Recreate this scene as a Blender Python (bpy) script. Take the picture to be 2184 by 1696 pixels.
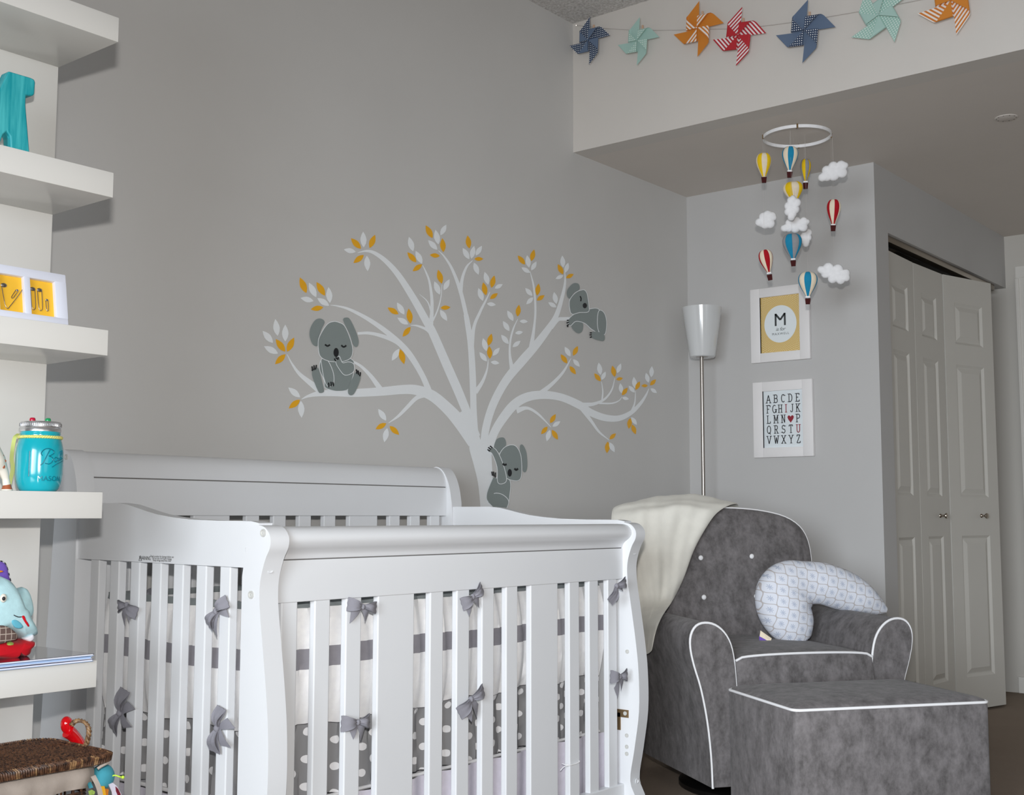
import bpy, bmesh, math, random
from math import sin, cos, pi, radians, sqrt, atan2
from mathutils import Vector, Matrix
random.seed(7)
# ------------------------------------------------------------------ camera, world, lights, exposure
for o in list(bpy.data.objects): bpy.data.objects.remove(o)
COL = bpy.context.scene.collection
scn = bpy.context.scene
FPX = 2580.0; YAW = radians(38.9); PITCH = radians(5.55); ROLL = radians(0.1); CH = 0.93
_f = Vector((cos(PITCH)*cos(YAW), cos(PITCH)*sin(YAW), sin(PITCH)))
_r0 = Vector((sin(YAW), -cos(YAW), 0)); _u0 = _r0.cross(_f)
_r = _r0*cos(ROLL)+_u0*sin(ROLL); _u = -_r0*sin(ROLL)+_u0*cos(ROLL)
CAM = Vector((0, 0, CH))
cd = bpy.data.cameras.new('camera'); cam = bpy.data.objects.new('camera', cd); COL.objects.link(cam)
cd.sensor_fit = 'HORIZONTAL'; cd.sensor_width = 36.0; cd.lens = FPX/2184*36.0; cd.clip_start = 0.05
cam.matrix_world = Matrix(((_r.x, _u.x, -_f.x, CAM.x), (_r.y, _u.y, -_f.y, CAM.y), (_r.z, _u.z, -_f.z, CAM.z), (0, 0, 0, 1)))
scn.camera = cam
scn.view_settings.view_transform = 'Standard'; scn.view_settings.look = 'None'
scn.view_settings.exposure = 0.42; scn.view_settings.gamma = 1.0; scn.view_settings.use_curve_mapping = False
w = bpy.data.worlds.new('world'); scn.world = w; w.use_nodes = True
w.node_tree.nodes['Background'].inputs[0].default_value = (0.80, 0.90, 1.0, 1); w.node_tree.nodes['Background'].inputs[1].default_value = 1.0
def area(name, loc, target, sx, sy, power, col):
    l = bpy.data.lights.new(name, 'AREA'); l.shape = 'RECTANGLE'; l.size = sx; l.size_y = sy; l.energy = power; l.color = col
    o = bpy.data.objects.new(name, l); COL.objects.link(o); o.location = loc
    o.rotation_euler = (Vector(target)-Vector(loc)).to_track_quat('-Z', 'Y').to_euler(); return o
window_light = area('window_daylight', (-1.85, -0.2, 1.30), (4.9, 0.8, -0.35), 2.0, 1.4, 42, (0.86, 0.93, 1.0))
window_light.data.spread = radians(80)
side_fill_light = area('side_fill', (1.6, -2.35, 1.5), (2.4, 2.0, 0.7), 1.8, 1.4, 7, (0.88, 0.94, 1.0))  # dim unseen fill light from the side; wall_front has no window opening
flash = area('camera_flash', (0.0, 0.0, CH+0.18), (2.9, 2.2, CH+0.18+0.12), 0.05, 0.03, 12.6, (1.0, 0.97, 0.935))
flash.data.spread = radians(100)

# pixel of the photograph -> point on a real plane of the room (used once, to measure the place)
def ray(x, y): return _f+_r*((x-1092)/FPX)-_u*((y-848)/FPX)
def onY(x, y, v): d = ray(x, y); return CAM+d*((v-CAM.y)/d.y)
def onX(x, y, v): d = ray(x, y); return CAM+d*((v-CAM.x)/d.x)
def onZ(x, y, v): d = ray(x, y); return CAM+d*((v-CAM.z)/d.z)

# ------------------------------------------------------------------ materials
def srgb(r, g, b):
    f = lambda c: (c/255/12.92) if c/255 <= 0.04045 else ((c/255+0.055)/1.055)**2.4
    return (f(r), f(g), f(b), 1)
class NT:
    def __init__(s, name):
        s.m = bpy.data.materials.new(name); s.m.use_nodes = True; s.t = s.m.node_tree; s.b = s.t.nodes['Principled BSDF']
    def n(s, typ, **k):
        nd = s.t.nodes.new(typ)
        for a, v in k.items(): setattr(nd, a, v)
        return nd
    def l(s, a, b): s.t.links.new(a, b)
    def val(s, x, sock):
        if isinstance(x, (int, float)): sock.default_value = x
        else: s.l(x, sock)
    def math(s, op, a, b=None, c=None):
        nd = s.n('ShaderNodeMath', operation=op); s.val(a, nd.inputs[0])
        if b is not None: s.val(b, nd.inputs[1])
        if c is not None: s.val(c, nd.inputs[2])
        return nd.outputs[0]
    def coord(s, which='Object'): return s.n('ShaderNodeTexCoord').outputs[which]
    def sep(s, v):
        nd = s.n('ShaderNodeSeparateXYZ'); s.l(v, nd.inputs[0]); return nd.outputs
    def mix(s, fac, a, b):
        nd = s.n('ShaderNodeMix', data_type='RGBA'); s.val(fac, nd.inputs[0])
        for x, i in ((a, 6), (b, 7)):
            if isinstance(x, tuple): nd.inputs[i].default_value = x
            else: s.l(x, nd.inputs[i])
        return nd.outputs[2]
    def noise(s, scale, detail=3, rough=0.5, vec=None, scl=None):
        nd = s.n('ShaderNodeTexNoise'); nd.inputs['Scale'].default_value = scale; nd.inputs['Detail'].default_value = detail
        nd.inputs['Roughness'].default_value = rough
        v = vec if vec is not None else s.coord()
        if scl:
            mp = s.n('ShaderNodeMapping'); mp.inputs['Scale'].default_value = scl; s.l(v, mp.inputs[0]); v = mp.outputs[0]
        s.l(v, nd.inputs['Vector']); return nd.outputs['Fac']
    def ramp(s, fac, p0, p1, a, b):
        mr = s.n('ShaderNodeMapRange'); s.l(fac, mr.inputs[0]); mr.inputs[1].default_value = p0; mr.inputs[2].default_value = p1
        return s.mix(mr.outputs[0], a, b)
    def bump(s, h, strength, dist=0.01):
        nd = s.n('ShaderNodeBump'); nd.inputs['Strength'].default_value = strength; nd.inputs['Distance'].default_value = dist
        s.l(h, nd.inputs['Height']); s.l(nd.outputs[0], s.b.inputs['Normal'])
    def col(s, c):
        if isinstance(c, tuple): s.b.inputs['Base Color'].default_value = c
        else: s.l(c, s.b.inputs['Base Color'])
def mat(name, c, rough=0.5, metal=0.0, spec=0.5, nscale=0, namp=0.06, bump=0, bscale=200, coat=0, sheen=0, trans=0):
    t = NT(name); c = srgb(*c)
    if nscale:
        d = tuple(max(0, x*(1-namp)) for x in c[:3])+(1,); e = tuple(min(1, x*(1+namp)) for x in c[:3])+(1,)
        t.col(t.ramp(t.noise(nscale), 0.3, 0.7, d, e))
    else: t.col(c)
    b = t.b; b.inputs['Roughness'].default_value = rough; b.inputs['Metallic'].default_value = metal; b.inputs['Specular IOR Level'].default_value = spec
    if bump: t.bump(t.noise(bscale, 2), bump, 0.002)
    if coat: b.inputs['Coat Weight'].default_value = coat; b.inputs['Coat Roughness'].default_value = 0.08
    if sheen: b.inputs['Sheen Weight'].default_value = sheen; b.inputs['Sheen Roughness'].default_value = 0.4
    if trans: b.inputs['Transmission Weight'].default_value = trans
    return t.m
M = {}
M['wall_gray'] = mat('gray wall paint', (209, 208, 206), 0.6, nscale=3, namp=0.015, bump=0.08, bscale=260, spec=0.3)
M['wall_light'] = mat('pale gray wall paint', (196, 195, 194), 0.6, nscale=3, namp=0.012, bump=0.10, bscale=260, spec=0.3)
M['wall_cream'] = mat('warm white wall paint', (200, 196, 189), 0.6, nscale=3, namp=0.012, bump=0.10, bscale=260, spec=0.3)
M['soffit'] = mat('warm off white paint', (214, 209, 203), 0.6, nscale=3, namp=0.012, bump=0.10, bscale=260, spec=0.3)
M['lowceil'] = mat('flat ceiling paint', (220, 213, 206), 0.8, nscale=4, namp=0.012, bump=0.10, bscale=200, spec=0.2)
def popcorn():
    t = NT('popcorn ceiling'); n = t.noise(90, 4, 0.7)
    t.col(t.ramp(n, 0.35, 0.68, srgb(196, 192, 188), srgb(250, 248, 246))); t.b.inputs['Roughness'].default_value = 0.9; t.bump(n, 1.0, 0.012); return t.m
M['popcorn'] = popcorn()
def carpet():
    t = NT('brown carpet'); n = t.noise(350, 3, 0.8); k = t.noise(5, 3)
    c = t.mix(k, srgb(186, 168, 153), srgb(202, 184, 168)); t.col(t.ramp(n, 0.3, 0.75, srgb(92, 80, 70), c) if False else t.mix(n, srgb(150, 134, 120), c))
    t.b.inputs['Roughness'].default_value = 1.0; t.b.inputs['Specular IOR Level'].default_value = 0.1; t.bump(n, 0.9, 0.01); return t.m
M['carpet'] = carpet()
M['crib'] = mat('white crib lacquer', (226, 228, 231), 0.32, nscale=6, namp=0.008, spec=0.45)
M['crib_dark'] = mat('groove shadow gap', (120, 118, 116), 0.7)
M['shelf'] = mat('white foil shelf', (226, 225, 221), 0.22, nscale=5, namp=0.006, spec=0.5)
M['door'] = mat('painted door', (206, 203, 196), 0.45, nscale=6, namp=0.01, bump=0.03, bscale=300)
M['trimwhite'] = mat('white trim paint', (222, 219, 213), 0.4, nscale=6, namp=0.01)
M['dark'] = mat('dark interior', (40, 38, 36), 0.9)
M['steel'] = mat('brushed steel', (172, 166, 160), 0.33, metal=1.0)
M['nickel'] = mat('dark nickel', (160, 150, 138), 0.22, metal=1.0)
M['brass'] = mat('antique bracket metal', (150, 125, 92), 0.4, metal=0.8)
M['shade'] = mat('opal glass shade', (214, 216, 217), 0.14, coat=0.4, nscale=8, namp=0.01)
M['frame'] = mat('white picture frame', (240, 238, 238), 0.4, nscale=10, namp=0.01)
M['paper'] = mat('white paper', (236, 243, 246), 0.6)
M['ink'] = mat('black ink', (38, 38, 42), 0.6)
M['inkgray'] = mat('charcoal ink', (62, 66, 68), 0.6)
M['inkred'] = mat('red ink', (150, 36, 52), 0.6)
M['tan'] = mat('mustard print', (222, 190, 120), 0.6)
M['palewhite'] = mat('pale dots', (250, 240, 205), 0.6)
M['lineblue'] = mat('pale ruled line', (190, 200, 214), 0.6)
M['vinyl_white'] = mat('pale grey vinyl', (247, 251, 254), 0.5, nscale=30, namp=0.01)
M['vinyl_orange'] = mat('mustard orange vinyl', (250, 184, 36), 0.5, nscale=30, namp=0.02)
M['vinyl_gray'] = mat('slate grey vinyl', (142, 152, 151), 0.5, nscale=30, namp=0.01)
M['vinyl_black'] = mat('black vinyl', (30, 32, 36), 0.5)
def velvet():
    t = NT('grey velvet'); a = t.noise(24, 6, 0.72, scl=(1.0, 1.0, 0.6)); b = t.noise(70, 3, 0.6)
    f = t.math('ADD', t.math('MULTIPLY', a, 0.8), t.math('MULTIPLY', b, 0.2))
    t.col(t.ramp(f, 0.36, 0.66, srgb(86, 83, 83), srgb(130, 126, 127))); t.b.inputs['Roughness'].default_value = 0.85; t.b.inputs['Specular IOR Level'].default_value = 0.15
    t.b.inputs['Sheen Weight'].default_value = 0.10; t.b.inputs['Sheen Roughness'].default_value = 0.5; t.bump(t.noise(30, 4), 0.15, 0.004); return t.m
M['velvet'] = velvet()
M['piping'] = mat('white cotton piping', (238, 238, 240), 0.7)
M['screwm'] = mat('zinc plated screw', (196, 196, 192), 0.4)
M['black'] = mat('black steel', (18, 17, 17), 0.4, metal=0.3)
def cloth(name, c, amp=0.04, sc=60): return mat(name, c, 0.85, nscale=sc, namp=amp, bump=0.15, bscale=500, sheen=0.1, spec=0.2)
M['cotton'] = cloth('white cotton', (251, 251, 253)); M['cotton_gray'] = cloth('grey cotton', (150, 148, 155)); M['cotton_top'] = cloth('sage grey cotton', (134, 141, 143))
M['bow'] = cloth('grey bow cotton', (140, 139, 147)); M['skirt'] = cloth('pale lavender cotton', (228, 224, 236)); M['blanket'] = cloth('cream comforter', (238, 236, 227), 0.03, 25)
M['linen'] = cloth('natural linen', (178, 166, 156), 0.07, 40)
M['mattress'] = cloth('pale sheet', (214, 214, 220))
def dotted(name, base, dot, sp, rad, axes=(0, 2), uv=False, rough=0.85):
    t = NT(name); s = t.sep(t.coord('UV' if uv else 'Object')); a, b = s[axes[0]], s[axes[1]]
    def grid(ox, oy):
        fx = t.math('SUBTRACT', t.math('FRACT', t.math('ADD', t.math('DIVIDE', a, sp), ox)), 0.5)
        fy = t.math('SUBTRACT', t.math('FRACT', t.math('ADD', t.math('DIVIDE', b, sp), oy)), 0.5)
        return t.math('LESS_THAN', t.math('SQRT', t.math('ADD', t.math('MULTIPLY', fx, fx), t.math('MULTIPLY', fy, fy))), rad)
    m = grid(100.0, 100.0)
    if not uv: m = t.math('MAXIMUM', m, grid(100.5, 100.5))
    t.col(t.mix(m, srgb(*base), srgb(*dot))); t.b.inputs['Roughness'].default_value = rough; return t.m
M['polka_x'] = dotted('grey polka dot cotton x', (146, 146, 148), (245, 245, 247), 0.060, 0.15, (0, 2))
M['polka_y'] = dotted('grey polka dot cotton y', (146, 146, 148), (245, 245, 247), 0.060, 0.15, (1, 2))
def striped(name, base, st, sp, uv=True):
    t = NT(name); s = t.sep(t.coord('UV')); v = t.math('FRACT', t.math('DIVIDE', t.math('ADD', t.math('ADD', s[0], s[1]), 10.0), sp))
    t.col(t.mix(t.math('LESS_THAN', v, 0.5), srgb(*base), srgb(*st))); t.b.inputs['Roughness'].default_value = 0.7; return t.m
M['pw_slate'] = mat('slate blue paper', (98, 116, 142), 0.7); M['pw_slate_dot'] = dotted('navy dotted paper', (44, 62, 92), (236, 240, 244), 0.0085, 0.24, (0, 1), True, 0.7)
M['pw_mint'] = mat('mint paper', (172, 205, 196), 0.7); M['pw_mint_dot'] = dotted('mint dotted paper', (164, 202, 190), (240, 246, 242), 0.0085, 0.24, (0, 1), True, 0.7)
M['pw_orange'] = mat('orange paper', (216, 134, 44), 0.7); M['pw_orange_st'] = striped('orange striped paper', (214, 128, 52), (244, 236, 228), 0.017)
M['pw_red'] = mat('red paper', (190, 38, 48), 0.7); M['pw_red_st'] = striped('red striped paper', (188, 36, 50), (244, 234, 234), 0.017)
M['wood'] = mat('clothespin wood', (214, 178, 150), 0.7); M['thread'] = mat('pale thread', (205, 200, 196), 0.8)
M['felt_cream'] = cloth('cream felt', (238, 224, 200)); M['felt_yellow'] = cloth('yellow felt', (240, 200, 30)); M['felt_blue'] = cloth('blue felt', (32, 138, 178))
M['felt_gray'] = cloth('grey felt', (150, 152, 156)); M['felt_red'] = cloth('red felt', (176, 24, 36)); M['felt_brown'] = cloth('dark brown felt', (70, 26, 26)); M['felt_white'] = cloth('white felt', (244, 244, 246))
M['stitch'] = mat('dark stitching', (70, 80, 90), 0.8); M['stitch_w'] = mat('pale stitching', (225, 228, 230), 0.8)
def turquoise(name, rough, coat):
    t = NT(name); n = t.noise(30, 4, 0.6, scl=(3.0, 3.0, 0.22)); t.col(t.ramp(n, 0.38, 0.68, srgb(12, 158, 170), srgb(78, 198, 204)))
    t.b.inputs['Roughness'].default_value = rough; t.b.inputs['Coat Weight'].default_value = coat; return t.m
M['turq'] = turquoise('brushed turquoise wood', 0.55, 0.0); M['jar'] = mat('glossy turquoise glaze', (22, 172, 188), 0.18, nscale=14, namp=0.05, coat=0.5)
M['jarline'] = mat('deep turquoise relief', (8, 120, 140), 0.25); M['zinc'] = mat('aluminium lid', (214, 214, 216), 0.3, metal=0.9)
M['tackred'] = mat('red jelly knob', (190, 24, 60), 0.15, coat=0.5); M['tackgreen'] = mat('green jelly knob', (26, 150, 90), 0.15, coat=0.5)
M['twine'] = mat('yellow twine', (228, 222, 130), 0.8, nscale=200, namp=0.12); M['ribbon'] = mat('lime ribbon', (206, 214, 128), 0.6)
M['rubber'] = mat('white rubber', (236, 230, 218), 0.45); M['spot'] = mat('brown spots', (168, 92, 58), 0.5)
M['mustard'] = mat('yellow card', (244, 190, 50), 0.7, nscale=20, namp=0.03); M['framew'] = mat('bluish white plastic frame', (226, 230, 244), 0.3)
M['plush'] = cloth('pale blue plush', (184, 220, 226), 0.06, 90); M['plush_spot'] = cloth('mid blue plush', (104, 184, 206)); M['purple'] = cloth('purple fabric', (118, 90, 184))
M['orange'] = cloth('orange fabric', (230, 140, 50)); M['redfab'] = cloth('red fabric', (196, 20, 34)); M['greenfab'] = cloth('green check fabric', (168, 196, 96), 0.25, 60)
M['yellowfab'] = cloth('amber fabric', (230, 170, 40)); M['tagwhite'] = mat('white satin tag', (232, 230, 246), 0.4); M['maroon'] = mat('maroon print', (120, 24, 44), 0.6)
M['neon'] = mat('neon lime plastic', (200, 240, 70), 0.4); M['teal'] = cloth('teal felted ball', (72, 158, 176)); M['redgloss'] = mat('glossy red plastic', (206, 10, 20), 0.12, coat=0.6)
M['cover'] = mat('glossy dark cover', (70, 72, 92), 0.06, nscale=12, namp=0.3, coat=1.0); M['bluepage'] = mat('blue page edge', (176, 202, 238), 0.5); M['whitepage'] = mat('white page edge', (236, 236, 242), 0.5); M['navy'] = mat('navy page edge', (48, 66, 120), 0.5)
def plaid():
    t = NT('brown plaid'); s = t.sep(t.coord()); 
    a = t.math('LESS_THAN', t.math('FRACT', t.math('MULTIPLY', t.math('ADD', s[0], 5.0), 90.0)), 0.14); b = t.math('LESS_THAN', t.math('FRACT', t.math('MULTIPLY', s[2], 90.0)), 0.14)
    t.col(t.mix(t.math('MAXIMUM', a, b), srgb(104, 84, 78), srgb(186, 172, 160))); t.b.inputs['Roughness'].default_value = 0.9; return t.m
M['plaid'] = plaid()
def wicker(name, a, b):
    t = NT(name); n = t.noise(130, 3, 0.6); t.col(t.ramp(n, 0.35, 0.68, srgb(*a), srgb(*b))); t.b.inputs['Roughness'].default_value = 0.5; return t.m
M['wicker'] = wicker('dark wicker', (38, 23, 17), (112, 76, 52)); M['wicker_light'] = wicker('tan wicker', (84, 56, 36), (164, 128, 88))
def pillow_mat():
    t = NT('lattice print cotton'); s = t.sep(t.coord('UV')); x = s[0]; y = s[1]
    cy = t.math('MULTIPLY', t.math('COSINE', t.math('MULTIPLY', y, 2*pi)), 0.25)
    def dist(v): return t.math('ABSOLUTE', t.math('SUBTRACT', t.math('FRACT', t.math('ADD', v, 50.5)), 0.5))
    d = t.math('MINIMUM', dist(t.math('SUBTRACT', x, cy)), dist(t.math('ADD', t.math('SUBTRACT', x, 0.5), cy)))
    line = t.math('LESS_THAN', d, 0.036)
    def flower(ox, oy):
        fx = t.math('SUBTRACT', t.math('FRACT', t.math('ADD', x, ox)), 0.5); fy = t.math('SUBTRACT', t.math('FRACT', t.math('ADD', y, oy)), 0.5)
        r = t.math('SQRT', t.math('ADD', t.math('MULTIPLY', fx, fx), t.math('MULTIPLY', t.math('MULTIPLY', fy, fy), 0.8)))
        th = t.math('ARCTAN2', fy, fx); pet = t.math('MULTIPLY', t.math('COSINE', t.math('MULTIPLY', th, 8.0)), 0.07)
        return t.math('LESS_THAN', r, t.math('ADD', pet, 0.11))
    fl = t.math('MAXIMUM', flower(50.25, 50.0), flower(50.75, 50.5))
    c = t.mix(fl, srgb(226, 230, 240), srgb(186, 194, 212)); c = t.mix(line, c, srgb(190, 184, 184)); t.col(c); t.b.inputs['Roughness'].default_value = 0.85; t.bump(t.noise(14, 3), 0.3, 0.01); return t.m
M['pillow'] = pillow_mat()

# ------------------------------------------------------------------ mesh building
class MB:
    def __init__(s): s.v = []; s.f = []; s.m = []; s.uv = {}
    def add(s, vs, fs, mi=0, uvs=None):
        n = len(s.v); s.v += [Vector(v) for v in vs]
        for f in fs: s.f.append(tuple(i+n for i in f)); s.m.append(mi)
        if uvs:
            for i, q in enumerate(uvs): s.uv[n+i] = q
        return s
    def box(s, x0, x1, y0, y1, z0, z1, r=0, mi=0, seg=2, mtx=None):
        if r <= 0:
            vs = [(x, y, z) for z in (z0, z1) for y in (y0, y1) for x in (x0, x1)]
            fs = [(0, 2, 3, 1), (4, 5, 7, 6), (0, 1, 5, 4), (2, 6, 7, 3), (0, 4, 6, 2), (1, 3, 7, 5)]
        else:
            bm = bmesh.new(); bmesh.ops.create_cube(bm, size=1.0)
            for v in bm.verts: v.co = Vector(((x0+x1)/2+v.co.x*(x1-x0), (y0+y1)/2+v.co.y*(y1-y0), (z0+z1)/2+v.co.z*(z1-z0)))
            bmesh.ops.bevel(bm, geom=bm.edges[:], offset=min(r, 0.49*min(x1-x0, y1-y0, z1-z0)), segments=seg, profile=0.5, affect='EDGES')
            bm.verts.index_update(); vs = [v.co.copy() for v in bm.verts]; fs = [tuple(v.index for v in f.verts) for f in bm.faces]; bm.free()
        if mtx: vs = [mtx @ Vector(v) for v in vs]
        return s.add(vs, fs, mi)
    def prism(s, pts, fn, a, b, mi=0):
        # pts 2D polygon; fn(p, t) -> 3D; extruded between t=a and t=b
        n = len(pts); vs = [fn(p, a) for p in pts]+[fn(p, b) for p in pts]
        fs = [tuple(range(n))[::-1], tuple(range(n, 2*n))]+[(i, (i+1) % n, n+(i+1) % n, n+i) for i in range(n)]
        return s.add(vs, fs, mi)
    def tube(s, path, rad, n=8, mi=0, closed=False, caps=True):
        path = [Vector(p) for p in path]; L = len(path); vs = []; prev = None
        for i, p in enumerate(path):
            if closed: d = path[(i+1) % L]-path[i-1]
            else: d = path[min(i+1, L-1)]-path[max(i-1, 0)]
            if d.length < 1e-9: d = Vector((0, 0, 1))
            d.normalize()
            if prev is None: a = d.cross(Vector((0, 0, 1)) if abs(d.z) < 0.9 else Vector((1, 0, 0))).normalized()
            else:
                a = prev-d*prev.dot(d)
                a = a.normalized() if a.length > 1e-6 else d.orthogonal().normalized()
            prev = a; b = d.cross(a); r = rad(i/(L-1)) if callable(rad) else rad
            vs += [p+a*(r*cos(2*pi*k/n))+b*(r*sin(2*pi*k/n)) for k in range(n)]
        fs = []
        for i in range(L if closed else L-1):
            j = (i+1) % L
            for k in range(n): fs.append((i*n+k, i*n+(k+1) % n, j*n+(k+1) % n, j*n+k))
        if caps and not closed: fs += [tuple(range(n))[::-1], tuple((L-1)*n+k for k in range(n))]
        return s.add(vs, fs, mi)
    def lathe(s, prof, n=32, c=(0, 0, 0), mi=0, a0=0.0, a1=2*pi, sx=1, sy=1, cap=True):
        full = abs(a1-a0-2*pi) < 1e-6; m = n if full else n+1; vs = []
        for r, z in prof: vs += [(c[0]+sx*r*cos(a0+(a1-a0)*k/n), c[1]+sy*r*sin(a0+(a1-a0)*k/n), c[2]+z) for k in range(m)]
        fs = []
        for i in range(len(prof)-1):
            for k in range(n): k2 = (k+1) % m; fs.append((i*m+k, i*m+k2, (i+1)*m+k2, (i+1)*m+k))
        if cap and full and prof[0][0] > 1e-5: fs.append(tuple(range(m))[::-1])
        if cap and full and prof[-1][0] > 1e-5: fs.append(tuple((len(prof)-1)*m+k for k in range(m)))
        return s.add(vs, fs, mi)
    def ell(s, c, r, mtx=None, n=16, mi=0):
        vs = []; fs = []; h = n//2
        for i in range(h+1):
            for k in range(n):
                p = Vector((r[0]*sin(pi*i/h)*cos(2*pi*k/n), r[1]*sin(pi*i/h)*sin(2*pi*k/n), r[2]*cos(pi*i/h)))
                if mtx: p = mtx @ p
                vs.append(Vector(c)+p)
        for i in range(h):
            for k in range(n): fs.append((i*n+k, (i+1)*n+k, (i+1)*n+(k+1) % n, i*n+(k+1) % n))
        return s.add(vs, fs, mi)
    def grid(s, nu, nv, fn, mi=0, uvf=None):
        vs = [fn(i/nu, j/nv) for j in range(nv+1) for i in range(nu+1)]
        fs = [(j*(nu+1)+i, j*(nu+1)+i+1, (j+1)*(nu+1)+i+1, (j+1)*(nu+1)+i) for j in range(nv) for i in range(nu)]
        uvs = [uvf(i/nu, j/nv) for j in range(nv+1) for i in range(nu+1)] if uvf else None
        return s.add(vs, fs, mi, uvs)
    def sheet(s, nu, nv, fn, th, mi=0, nrm=None):
        # a grid given thickness along nrm (constant vector)
        nrm = Vector(nrm); n0 = len(s.v); s.grid(nu, nv, fn, mi); n1 = len(s.v); s.grid(nu, nv, lambda u, v: Vector(fn(u, v))+nrm*th, mi)
        W = nu+1; ring = [i for i in range(nu)]+[j*W+nu for j in range(nv)]+[nv*W+i for i in range(nu, 0, -1)]+[j*W for j in range(nv, 0, -1)]
        for a, b in zip(ring, ring[1:]+ring[:1]): s.f.append((n0+a, n0+b, n1+b, n1+a)); s.m.append(mi)
        return s
    def build(s, name, mats, parent=None, smooth=None, weld=True):
        org = parent['_org'] if parent is not None and '_org' in parent else None
        me = bpy.data.meshes.new(name)
        if not isinstance(mats, (list, tuple)): mats = [mats]
        inv = None
        if parent is not None: inv = WORLD[parent.name].inverted()
        vs = [inv @ v for v in s.v] if inv else s.v
        me.from_pydata([tuple(v) for v in vs], [], s.f); me.update()
        for m_ in mats: me.materials.append(m_)
        if len(mats) > 1: me.polygons.foreach_set('material_index', s.m)
        if s.uv:
            ul = me.uv_layers.new(name='uv')
            for lp in me.loops: ul.data[lp.index].uv = s.uv.get(lp.vertex_index, (0, 0))
        if not s.uv:
            bm = bmesh.new(); bm.from_mesh(me)
            if weld: bmesh.ops.remove_doubles(bm, verts=bm.verts, dist=1e-6)
            bmesh.ops.recalc_face_normals(bm, faces=bm.faces); bm.to_mesh(me); bm.free()
        if smooth is not None:
            me.polygons.foreach_set('use_smooth', [True]*len(me.polygons)); me.set_sharp_from_angle(angle=radians(smooth))
        o = bpy.data.objects.new(name, me); COL.objects.link(o)
        if parent is not None: o.parent = parent; WORLD[o.name] = WORLD[parent.name]
        else: WORLD[o.name] = Matrix()
        return o
WORLD = {}
def thing(name, label, cat, loc=(0, 0, 0), yaw=0.0, group=None):
    o = bpy.data.objects.new(name, None); COL.objects.link(o); o.empty_display_size = 0.05
    mw = Matrix.Translation(Vector(loc)) @ Matrix.Rotation(yaw, 4, 'Z'); o.matrix_world = mw; WORLD[o.name] = mw
    o.location = loc; o.rotation_euler = (0, 0, yaw)
    o['label'] = label; o['category'] = cat
    if group: o['group'] = group
    return o
def tag(o, label, cat, group=None):
    o['label'] = label; o['category'] = cat
    if group: o['group'] = group
    return o
def struct(o, label=None):
    o['kind'] = 'structure'
    if label: o['label'] = label
    return o
def catmull(pts, sub=6, closed=False):
    P = [Vector(p) for p in pts]; n = len(P); out = []
    for i in range(n if closed else n-1):
        p1 = P[i]; p2 = P[(i+1) % n]
        p0 = P[i-1] if (closed or i > 0) else p1*2-p2
        p3 = P[(i+2) % n] if (closed or i+2 < n) else p2*2-p1
        for k in range(sub):
            t = k/sub; out.append(0.5*((2*p1)+(p2-p0)*t+(2*p0-5*p1+4*p2-p3)*t*t+(3*p1-p0-3*p2+p3)*t**3))
    if not closed: out.append(P[-1])
    return out
def c2(pts, sub=6, closed=False): return [(p.x, p.y) for p in catmull([(a, b, 0) for a, b in pts], sub, closed)]
def lerp(a, b, t): return a+(b-a)*t
def interp(tab, x):
    for (a, b), (c, d) in zip(tab, tab[1:]):
        if x <= c: return lerp(b, d, max(0, min(1, (x-a)/(c-a))))
    return tab[-1][1]

# ------------------------------------------------------------------ room shell
YW = 2.92; XS = 4.028; XF = 4.95; YC = 1.99; XR = 6.75; ZL = 2.45; ZU = 3.01; X0 = -2.0; Y0 = -2.5
struct(MB().box(X0-.1, 8.0, Y0-.1, 3.1, -0.1, 0).build('floor', M['carpet']))
struct(MB().box(X0-.1, XF+.12, YW, YW+.12, 0, ZU+.1).build('wall_back', M['wall_gray']))
struct(MB().box(XF, XF+.12, YC+.11, YW, 0, ZL).build('wall_right', M['wall_light']))
struct(MB().box(XR, XR+.12, Y0, YW, 0, ZL).build('wall_far_right', M['wall_cream']))
struct(MB().box(X0-.1, 8.0, Y0-.12, Y0, 0, ZU+.1).build('wall_front', M['wall_cream']))
# wall with window behind the photographer, x = X0
wl = MB()
wl.box(X0-.12, X0, Y0, -1.3, 0, ZU).box(X0-.12, X0, .9, YW, 0, ZU).box(X0-.12, X0, -1.3, .9, 0, .65).box(X0-.12, X0, -1.3, .9, 2.25, ZU)
struct(wl.build('wall_left', M['wall_cream']))
wf = MB()
for y in (-1.3, -.22, .86): wf.box(X0-.08, X0-.03, y, y+.04, .65, 2.25)
for z in (.65, 2.21): wf.box(X0-.08, X0-.03, -1.3, .9, z, z+.04)
struct(wf.build('window_1', M['trimwhite']))
struct(MB().box(X0-.1, XS, Y0, YW, ZU, ZU+.1).build('ceiling', M['popcorn']))
struct(MB().box(XS, XR+.1, Y0, YW+.05, ZL, ZL+.08).build('ceiling_low', M['lowceil']))
struct(MB().box(XS-.001, XS+.1, Y0, YW, ZL-.0005, ZU+.02).build('wall_soffit', M['soffit']))
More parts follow.
